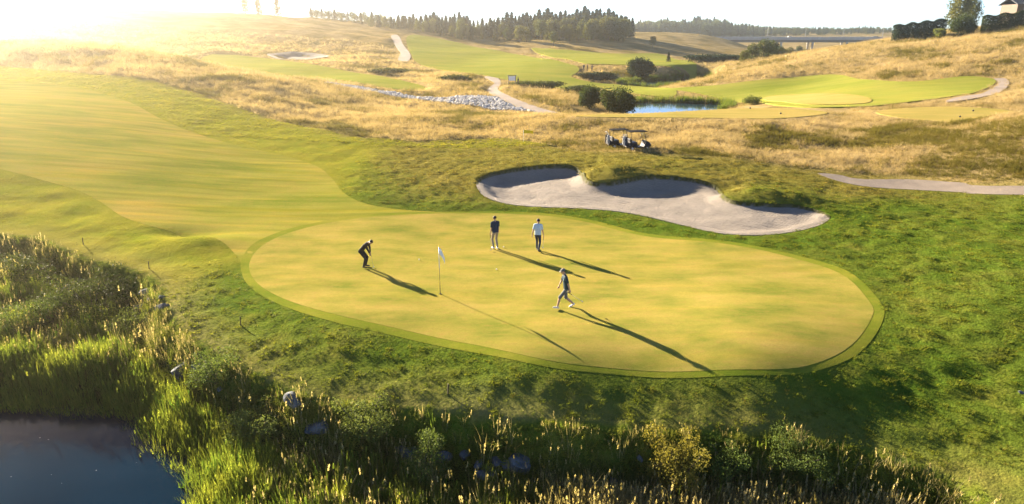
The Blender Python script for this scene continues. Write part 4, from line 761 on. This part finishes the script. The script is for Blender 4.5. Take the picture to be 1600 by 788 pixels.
# shrubs and tall weeds below the bank, near the camera
for x, y, w, h, n, s, m, lab in [(5.2, 18.3, 2.0, 1.9, 3600, .055, 'goldleaf', 'golden leaved bush at the foot of the front bank'), (6.9, 18.4, 1.3, 1.25, 1800, .05, 'herb', 'small green bush right of the golden bush'),
        (8.9, 18.3, 2.2, .9, 2200, .05, 'herb', 'low spreading green bush farther right along the ditch'), (-5.0, 19.9, 1.9, 1.6, 2800, .055, 'herb', 'leafy green weed clump below the front bank'),
        (-2.9, 18.6, 1.7, 1.5, 2600, .05, 'herb', 'pale feathery bush in the reeds below the stake'), (-8.8, 20.6, 2.4, 1.2, 2600, .06, 'herb', 'bright yellow green shrub among the reeds'),
        (-10.9, 22.6, 2.0, 1.1, 2200, .06, 'herb', 'leafy shrub by the boulders left of the green'), (-20.2, 30.4, 4.6, 2.1, 5200, .07, 'bushleaf', 'large shadowy bush in the brush at left'),
        (-24.8, 33.6, 4.2, 1.7, 4200, .07, 'bushleaf', 'brushy bush at the far left edge below the fairway'), (-17.2, 28.3, 2.6, 1.2, 2400, .06, 'herb', 'bright bush below the two pale stones'), (-22.2, 28.6, 3.2, 1.4, 2600, .06, 'herb', 'pale shrub left of the shadowy bush')]:
    bush('shrub', x, y, ragged(w * 1.15, h * 1.1, int(x * 7)), int(n * 2.2), s * .68, m, lab, 'shrub', stems=12)
# ------------------------------------------------------------------ boulders
M['rock'] = None; k = N('grey_boulder'); n1, n2 = k.noise(2.5, 5, .6), k.noise(14, 4, .6); c = k.ramp(n1, [(.3, (.05, .06, .07)), (.6, (.11, .125, .14)), (.8, (.19, .19, .185))]); c = k.mix(k.rng(n2, .5, .75, 0, .6), c, (.07, .075, .05)); k.principled(c, .9, .1, k.bump(n2, .8, .06)); M['rock'] = k.m
def rock_mesh(seed, flat=.7):
    r = np.random.default_rng(seed); bm = bmesh.new(); bmesh.ops.create_icosphere(bm, subdivisions=3, radius=1); pl = r.normal(size=(9, 3)); pl /= np.linalg.norm(pl, axis=1)[:, None]; dd = r.uniform(.45, .8, 9)
    for v in bm.verts:
        c = np.array(v.co)
        for a, d in zip(pl, dd):
            e = c @ a - d
            if e > 0: c = c - a * e
        v.co = c * (1, .85, flat)
    me = bpy.data.meshes.new('boulder'); bm.to_mesh(me); bm.free(); me.materials.append(M['rock']); return me
RK = [rock_mesh(i, .55 + .08 * (i % 4)) for i in range(6)]
def boulder(x, y, s, label, group=None, dz=.15, i=0):
    o = bpy.data.objects.new('boulder', RK[i % 6]); col.objects.link(o); o.location = (x, y, gz(x, y) + dz * s); o.rotation_euler = (random.uniform(-.3, .3), random.uniform(-.3, .3), random.random() * 6.28); s *= .8; o.scale = (s, s * random.uniform(.8, 1.1), s); tag(o, label, 'boulder', group); return o
for i, (x, y, s, lab) in enumerate([(-17.6, 30.5, .5, 'pale grey stone at the top edge of the shadowy brush'), (-15.75, 28.3, .42, 'upper of two pale stones beside the grass slope'), (-15.35, 27.9, .34, 'lower of two pale stones beside the grass slope'), (-12.9, 24.0, .75, 'large blue grey boulder under the slope left of the green'), (-12.0, 23.5, .5, 'smaller boulder right of the large blue grey one'),
        (-7.5, 20.75, .62, 'blue grey boulder at the left of the front ditch'), (-6.6, 20.2, .55, 'blue grey boulder among weeds in the front ditch'), (-3.45, 19.5, .6, 'smooth grey boulder beside the feathery bush'), (-2.35, 19.3, .5, 'narrow grey boulder below the hazard stake'), (.2, 18.75, .62, 'dark wet boulder in the ditch below the green'), (-.7, 18.6, .5, 'grey boulder deep in the shaded ditch'), (2.6, 18.2, .5, 'small bluish boulder left of the golden bush'), (17.6, 20.94, .16, 'little white stone on the rough at the right edge')]): boulder(x, y, s, lab, 'boulders in the bank', .0, i)
for i in range(26):
    t = random.random(); q = BANK[int(12 + t * (len(BANK) - 45))]; boulder(q[0] + random.uniform(-.5, .3), q[1] - random.uniform(.7, 2.0), random.uniform(.2, .4), 'rough grey stone half hidden in the weeds along the ditch', 'stones along the ditch', .1, i)
# the stony stream bed: loose riprap, uncountable
k = N('pale_riprap'); n1 = k.noise(.9, 4, .7); k.principled(k.ramp(n1, [(.3, (.38, .36, .33)), (.7, (.6, .57, .53))]), .85, .2); M['riprap'] = k.m
P = POLY['stream']; n = 14000; c = np.column_stack([rng.uniform(P[:, 0].min(), P[:, 0].max(), n), rng.uniform(P[:, 1].min(), P[:, 1].max(), n)]); c = c[sdist(c[:, 0], c[:, 1], P) > 0][:4500]; zz = Ground(c[:, 0], c[:, 1]).h; Vs, Fs = [], []
bm = bmesh.new(); bmesh.ops.create_icosphere(bm, subdivisions=1, radius=1); IV = np.array([v.co[:] for v in bm.verts]); IF = np.array([[v.index for v in f.verts] for f in bm.faces]); bm.free()
for i, (x, y) in enumerate(c):
    s = .09 + .26 * rng.random()**2; Vs.append(IV * (s * rng.uniform(.7, 1.2, (12, 1))) * (1, .9, .7) + (x, y, zz[i] + .05)); Fs.append(IF + 12 * i)
tag(link('riprap_stones', mesh_from('riprap_stones', np.vstack(Vs), np.vstack(Fs)), mats=[M['riprap']]), 'pale loose riprap stones filling the stream bed', 'stones', kind='stuff')
# ------------------------------------------------------------------ grasses, reeds and weeds: scattered growth, one object per kind
def ribbon(r, h, w, lean, seg=3, az=None, base=(0, 0)):
    a = az if az is not None else r.random() * 6.283; dx, dy = math.cos(a), math.sin(a); px, py = -dy * w / 2, dx * w / 2; V = []; F = []
    for i in range(seg + 1):
        t = i / seg; o = lean * t * t; x = base[0] + dx * o; y = base[1] + dy * o; z = h * (t - .25 * abs(lean) / max(h, .01) * t * t * t); k = 1 - t * t * .95
        if i == seg: V.append((x, y, z))
        else: V += [(x - px * k, y - py * k, z), (x + px * k, y + py * k, z)]
    for i in range(seg):
        a0 = 2 * i
        F.append([a0, a0 + 1, a0 + 3, a0 + 2] if i < seg - 1 else [a0, a0 + 1, a0 + 2])
    return V, F
def tuft(name, seed, n, h, w, spread, lean, seg, mat, heads=0, leaves=None):
    r = random.Random(seed); V = []; F = []
    for i in range(n):
        a = r.random() * 6.283; q = spread * math.sqrt(r.random()); hh = h * r.uniform(.6, 1.1); v, f = ribbon(r, hh, w * r.uniform(.7, 1.2), lean * hh * r.uniform(.3, 1.3), seg, a + r.uniform(-.7, .7), (math.cos(a) * q, math.sin(a) * q)); F += [[k + len(V) for k in ff] for ff in f]; V += v
        if heads and i % heads == 0:
            tx, ty, tz = v[-1]
            for m in range(5):
                z = tz - .03 * m * h; s = .018 * h + .008; b = len(V); aa = r.random() * 6.28; V += [(tx, ty, z + s * 2), (tx + math.cos(aa) * s, ty + math.sin(aa) * s, z), (tx - math.cos(aa) * s, ty - math.sin(aa) * s, z - s)]; F.append([b, b + 1, b + 2])
        if leaves:
            for m in range(leaves):
                t = .2 + .8 * m / leaves; b = len(V); aa = m * 2.4 + i; L = .22 * h * (1.1 - t * .6); x0, y0, z0 = v[0][0] * (1 - t) + v[-1][0] * t, v[0][1] * (1 - t) + v[-1][1] * t, hh * t; c, s_ = math.cos(aa), math.sin(aa); V += [(x0, y0, z0), (x0 + c * L * .5 - s_ * L * .22, y0 + s_ * L * .5 + c * L * .22, z0 + L * .25), (x0 + c * L, y0 + s_ * L, z0 + L * .1), (x0 + c * L * .5 + s_ * L * .22, y0 + s_ * L * .5 - c * L * .22, z0 + L * .25)]; F.append([b, b + 1, b + 2, b + 3])
    me = mesh_from(name, V, F); me.materials.append(mat); return me
def scatter(name, label, cat, P, meshes, pick, rotz, tilt, scl, tint):
    """points carry turn, size and tint; every point gets one of the tuft meshes"""
    src = bpy.data.collections.new(name + '_tufts')
    for i, m in enumerate(meshes): src.objects.link(bpy.data.objects.new('%s_tuft_%02d' % (name, i), m))
    me = bpy.data.meshes.new(name); me.vertices.add(len(P)); me.vertices.foreach_set('co', np.asarray(P, np.float32).ravel())
    a = me.attributes.new('turn', 'FLOAT_VECTOR', 'POINT'); t = np.column_stack([tilt * rng.normal(size=len(P)), tilt * rng.normal(size=len(P)), rotz]).astype(np.float32); a.data.foreach_set('vector', t.ravel())
    vattr(me, 'size', scl); vattr(me, 'tint', tint); a = me.attributes.new('pick', 'INT', 'POINT'); a.data.foreach_set('value', pick.astype(np.int32))
    ng = bpy.data.node_groups.new(name, 'GeometryNodeTree'); ng.interface.new_socket('Geometry', in_out='INPUT', socket_type='NodeSocketGeometry'); ng.interface.new_socket('Geometry', in_out='OUTPUT', socket_type='NodeSocketGeometry')
    nd = ng.nodes.new; gi, go = nd('NodeGroupInput'), nd('NodeGroupOutput'); mp = nd('GeometryNodeMeshToPoints'); ip = nd('GeometryNodeInstanceOnPoints'); ci = nd('GeometryNodeCollectionInfo'); ci.inputs['Collection'].default_value = src; ci.inputs['Separate Children'].default_value = True; ci.inputs['Reset Children'].default_value = True; ip.inputs['Pick Instance'].default_value = True
    def na(n, dt): q = nd('GeometryNodeInputNamedAttribute'); q.data_type = dt; q.inputs['Name'].default_value = n; return q.outputs['Attribute']
    L = ng.links.new; L(gi.outputs[0], mp.inputs[0]); L(mp.outputs[0], ip.inputs['Points']); L(ci.outputs[0], ip.inputs['Instance']); L(na('pick', 'INT'), ip.inputs['Instance Index']); L(na('turn', 'FLOAT_VECTOR'), ip.inputs['Rotation']); L(na('size', 'FLOAT'), ip.inputs['Scale']); L(ip.outputs[0], go.inputs[0])
    o = link(name, me); o.modifiers.new('scatter', 'NODES').node_group = ng; tag(o, label, cat, kind='stuff'); return o
def in_view(x, y, m=3.):
    fw = y * .9505 + 3.6; return (np.abs(x) < fw * .76 + m) & (y > 14)
def sow(n, x0, x1, y0, y1, dens_pow=0.):
    x = rng.uniform(x0, x1, n); y = rng.uniform(y0, y1, n) if not dens_pow else (y0**(1 - dens_pow) + rng.random(n) * (y1**(1 - dens_pow) - y0**(1 - dens_pow)))**(1 / (1 - dens_pow))
    if dens_pow: x = rng.uniform(-1, 1, n) * (y * .74 + 6)
    k = in_view(x, y); return x[k], y[k]
M['rough_blade'] = leaf_mat('rough_grass_blade', (.05, .095, .012), (.22, .225, .03), .42, per='inst', nscale=.8)
M['dry_blade'] = leaf_mat('fescue_blade', (.20, .155, .055), (.52, .41, .25), .35, per='inst', nscale=.3); M['scrub_leaf'] = leaf_mat('hill_scrub_leaf', (.055, .07, .016), (.2, .165, .04), .35, per='inst')
M['dry_rough'] = leaf_mat('dry_rough_blade', (.10, .095, .015), (.27, .21, .05), .35, per='inst', nscale=.5); M['reed'] = leaf_mat('reed_blade', (.05, .11, .018), (.25, .27, .045), .47, per='inst', nscale=.5); M['semi'] = leaf_mat('semi_rough_blade', (.14, .17, .012), (.32, .28, .03), .4, per='inst', nscale=.8); M['weed'] = leaf_mat('weed_leaf', (.045, .09, .016), (.26, .27, .045), .42, per='inst'); M['stalk'] = leaf_mat('dry_stalk', (.12, .105, .035), (.48, .41, .23), .48, per='inst')

# cut rough round the green
x, y = sow(230000, -48, 48, 17.5, 64); g = Ground(x, y)
edge = np.maximum.reduce([g.mown, g.d['bunker'], g.d['path_right']]); k = (edge < .08 + .16 * perlin(x/.9, y/.9, 36)) & (g.d['green'] < -.2) & (g.rough > -2) & (g.low < .5)
p = np.where(y < 46, 1., .55); k &= rng.random(len(x)) < p; x, y, h, lo = x[k], y[k], g.h[k], g.low[k]; lus = lushness(x, y, Ground(x, y))
cl = perlin(x/.42, y/.42, 31) + .6 * perlin(x/1.3, y/1.3, 32); s = (.5 + .6 * ss(-.3, .8, cl)) * np.where(y > 46, 1.4, 1.); bd = np.abs(edge[k]); left = ss(-9, -15, x - .45 * (y - 40) * (y < 40)); s = np.where(bd < .5, s * .9, s) * (1 - .45 * left); s = np.clip(s, .3, 2.2)
tufts = [tuft('rough_tuft', i, 15, .085, .016, .10, .8, 2, M['rough_blade']) for i in range(5)]
lu = (lus > rng.random(len(x)) * .9 + .05); tn = np.clip(.35 + .28 * cl + .07 * rng.normal(size=len(x)) + .25 * perlin(x/4, y/4, 33) + .22 * left, 0, 1)
P = np.column_stack([x, y, h - .01]); one = lambda n: rng.integers(0, 5, n)
sm0 = semi_rough(x, y, Ground(x, y)) > .25 + .5 * rng.random(len(x)); lr = lu & ~sm0; scatter('rough_grass', 'clumpy green rough grass round the putting green', 'grass', P[lr], tufts, one(lr.sum()), rng.random(lr.sum()) * 6.28, .12, s[lr], tn[lr])
dt = [tuft('dry_rough_tuft', 20 + i, 15, .06, .016, .10, .9, 2, M['dry_rough']) for i in range(5)]
sem = semi_rough(x, y, Ground(x, y)) > .25 + .5 * rng.random(len(x)); smt = [tuft('semi_tuft', 30 + i, 15, .05, .015, .10, .9, 2, M['semi']) for i in range(5)]
q = sem & (rng.random(len(x)) < .7); scatter('semi_rough', 'short yellow green semi rough on the left between fairway and brush', 'grass', P[q], smt, one(q.sum()), rng.random(q.sum()) * 6.28, .12, s[q] * 1.2, tn[q])
nd_ = ~lu & ~sem; scatter('dry_rough_grass', 'yellowed rough grass behind the bunker and beside the fairway', 'grass', P[nd_], dt, one(nd_.sum()), rng.random(nd_.sum()) * 6.28, .12, s[nd_], np.clip(tn[nd_] * .8, 0, 1))

# and up the left hillside to the fescue
x, y = sow(90000, 0, 0, 60, 115, 1.5); g = Ground(x, y); k = (g.mown < -.1) & (g.rough > .0) & (y > 63); x, y, h = x[k], y[k], g.h[k]
cl = perlin(x/1.2, y/1.2, 34) + .6 * perlin(x/4, y/4, 35); n = len(x); s = np.clip(1.5 + .7 * cl, .7, 3)
scatter('hillside_rough', 'yellow green rough between the fairway and the fescue on the left hill', 'grass', np.column_stack([x, y, h - .01]), smt, one(n), rng.random(n) * 6.28, .12, s, np.clip(.35 + .3 * cl + .15 * rng.normal(size=n), 0, 1))

# tall fescue on the slopes, thinner with distance
x, y = sow(230000, 0, 0, 46, 260, 1.55); g = Ground(x, y)
bad = np.maximum.reduce([g.mown, g.d['bunker'], g.d['bunker_far'], g.d['stream']] + [g.d[q] for q in PATHS] + [g.d['pond_near'] - .5, g.d['pond_back'] - .5]); k = ~((x > 9) & (x < 42) & (y > 81) & (y < 110) & (np.abs(g.d['tee_west']) > .6)) & (bad < -.25 + (.45 + .5 * perlin(x/2.5, y/2.5, 44)) * ss(80, 95, y)) & (g.fes > .35 + .3 * rng.random(len(x)))
x, y, h, bad = x[k], y[k], g.h[k], bad[k]; zone = perlin(x/11, y/11, 41) + .5 * perlin(x/3.5, y/3.5, 42); dark = (zone > .38 - .5 * ss(18, 26, x) * ss(78, 66, y) + .25 * rng.normal(size=len(x)) * .5) & (bad < -1.0)
dist = np.clip(y / 70, .8, 1.75); s = dist * (.8 + .35 * perlin(x/2, y/2, 43)) * (.55 + .45 * ss(.3, 3, -bad)); s = s * (.6 + .85 * rng.random(len(x))**2); tn = np.clip(.55 - .35 * zone + .2 * rng.normal(size=len(x)), 0, 1); P = np.column_stack([x, y, h - .03])
ft = [tuft('fescue_tuft', 40 + i, 16, .42, .016, .22, .55, 2, M['dry_blade'], 3) for i in range(5)]; st = [tuft('scrub_tuft', 60 + i, 6, .42, .02, .2, .6, 2, M['scrub_leaf'], 0, 7) for i in range(5)]
q = ~dark; scatter('fescue_grass', 'tall straw coloured fescue on the rolling slopes', 'grass', P[q], ft, one(q.sum()), rng.random(q.sum()) * 6.28, .15, s[q], tn[q])
scatter('hill_scrub', 'dark weedy scrub patches in the fescue', 'scrub', P[dark], st, one(dark.sum()), rng.random(dark.sum()) * 6.28, .15, s[dark] * 1.1, np.clip(tn[dark] + .3, 0, 1))

# below the bank: reeds, weeds and dry stalks
x, y = sow(80000, -34, 17, 14, 38); g = Ground(x, y); k = (g.low > .15) & (g.d['pond'] < .25); x, y, h = x[k], y[k], g.h[k]; lo, pd = g.low[k], -g.d['pond'][k]
sel = perlin(x/2.2, y/2.2, 51); wet_ = ss(4.5, .5, pd) + .25 * sel; dryz = ss(-1.5, 3, x) * ss(23, 20, y) + .35 * sel; brown = ss(27.5, 29, y) * ss(-23, -21.5, x) * ss(-15, -17, x)
u = rng.random(len(x)); kind = np.where(wet_ > .25 + .4 * u, 0, np.where(dryz > .25 + .5 * u, 2, np.where(u < .3 + .3 * sel, 0, np.where(u > .86, 2, 1)))); kind = np.where((kind == 2) & (rng.random(len(x)) < .3), np.where(rng.random(len(x)) < .5, 0, 1), kind); kind = np.where((lo < 1.5) & (u < .85), 1, kind); keep = np.where(kind == 0, rng.random(len(x)) < .8, np.where(kind == 1, rng.random(len(x)) < .75, rng.random(len(x)) < .95)) & (rng.random(len(x)) > brown * .75); kind = np.where(keep, kind, -1)
P = np.column_stack([x, y, h - .05]); tn = np.clip(.5 + .35 * perlin(x/1.3, y/1.3, 52) + .22 * rng.normal(size=len(x)), 0, 1)
rt = [tuft('reed_tuft', 80 + i, 13, (.75, .95, .85, 1.05, .65)[i], .019, .16, .22, 3, M['reed'], 6 if i == 3 else 0) for i in range(5)]; wt_ = [tuft('weed_tuft', 100 + i, 7, (.4, .5, .65, .35, .55)[i], .012, .18, .4, 2, M['weed'], 0, 10) for i in range(5)]; kt = [tuft('stalk_tuft', 120 + i, 11, (.7, 1.0, .8, 1.15, .6)[i], .011, .2, .4, 3, M['stalk'], (3, 4, 0, 5, 2)[i]) for i in range(5)]
for kk, nm, lab, cat, tt, sc_ in ((0, 'reeds', 'dense green reeds between the pond and the bank', 'reeds', rt, 1.0), (1, 'weeds', 'low leafy weeds and ground ivy over the bank lip', 'weeds', wt_, .8), (2, 'dry_stalks', 'tangle of dry stalks and seed heads in front', 'weeds', kt, 1.1)):
    q = kind == kk; s = sc_ * (.8 + .35 * rng.random(q.sum()) + .3 * sel[q]) * (ss(0, .9, lo[q]) * .5 + .5); scatter(nm, lab, cat, P[q], tt, one(q.sum()), rng.random(q.sum()) * 6.28, .1, s, tn[q])
# reeds round the two far ponds
x = np.r_[rng.uniform(12, 42, 5000), rng.uniform(24, 58, 5000)]; y = np.r_[rng.uniform(98, 132, 5000), rng.uniform(158, 198, 5000)]; g = Ground(x, y); dd = np.maximum(g.d['pond_near'], g.d['pond_back']); k = (dd < .2) & (dd > -1.6) & (y > 112) & (g.mown < 0); n = k.sum()
scatter('pond_reeds', 'dark reed belt along the far pond banks', 'reeds', np.column_stack([x, y, g.h])[k], [tuft('pond_reed_tuft', 140, 14, 1.3, .06, .4, .3, 3, M['weed'])], np.zeros(n), rng.random(n) * 6.28, .1, rng.uniform(.7, 1.3, n), rng.random(n) * .5)
# the wood beyond the bridge reads as one mass
fx_, fh_ = np.array([122, 128, 137, 147, 157, 166, 176, 185, 195, 204, 213, 221, 231, 240, 250, 266, 289, 321, 340, 357, 372, 398, 430]), np.array([10.9, 11.5, 12.2, 12.2, 14, 11.6, 12.2, 14, 13.3, 13.3, 12.7, 9, 9, 8.3, 7, 6.2, 6, 6, 5.4, 6.8, 5.4, 5, 5])
n = 1000; x = rng.uniform(95, 520, n); y = rng.uniform(690, 790, n); g = Ground(x, y); hh = np.interp(x * 720 / y, fx_, fh_) * rng.uniform(.8, 1.25, n) * (y / 720) + np.clip(6 - g.h, -2, 4)
scatter('distant_wood', 'hazy wood along the horizon behind the bridge', 'wood', np.column_stack([x, y, g.h]), [CON[0], CON[2], BRL[1], BRL[2]], rng.integers(0, 4, n), rng.random(n) * 6.28, .0, hh, rng.random(n))
# leaves afloat on the pond
Vs, Fs = [], []
for i in range(11):
    a = rng.random() * 6.28; t = rng.random(); q = np.array(PLAN['pond_edge'][0]) * (1 - t) + np.array(PLAN['pond_edge'][4]) * t; c = q + np.array([-1.2, -.8]) * rng.uniform(.2, 3.) ; s = rng.uniform(.008, .02)
    for m in range(6): Vs.append((c[0] + math.cos(a + m * 1.047) * s * 1.5, c[1] + math.sin(a + m * 1.047) * s, -2.595))
    Fs.append([6 * i + m for m in range(6)])
tag(link('floating_leaves', mesh_from('floating_leaves', Vs, Fs), mats=[M['pale_bag']]), 'small pale leaves afloat on the dark pond', 'leaves', kind='stuff')
# ------------------------------------------------------------------ the air
k = N('haze'); k.m.node_tree.nodes.clear()
out = k.n('ShaderNodeOutputMaterial'); pv = k.n('ShaderNodeVolumePrincipled')
pv.inputs['Color'].default_value = (1, .89, .70, 1); pv.inputs['Density'].default_value = HAZE_DENSITY; pv.inputs['Anisotropy'].default_value = HAZE_G
k.l(pv.outputs[0], out.inputs['Volume'])
a, b = -2050, 2050
V = [(x, y, z) for z in (zt.min() - 1, 36) for y in (-200, 2050) for x in (a, b)]
F = [[0, 2, 3, 1], [4, 5, 7, 6], [0, 1, 5, 4], [2, 6, 7, 3], [0, 4, 6, 2], [1, 3, 7, 5]]
hz_o = link('haze', mesh_from('haze', V, F), mats=[k.m]); tag(hz_o, kind='stuff'); hz_o.display_type = 'WIRE'
hz_o['label'] = 'warm summer haze lying over the whole golf course'; hz_o['category'] = 'haze'
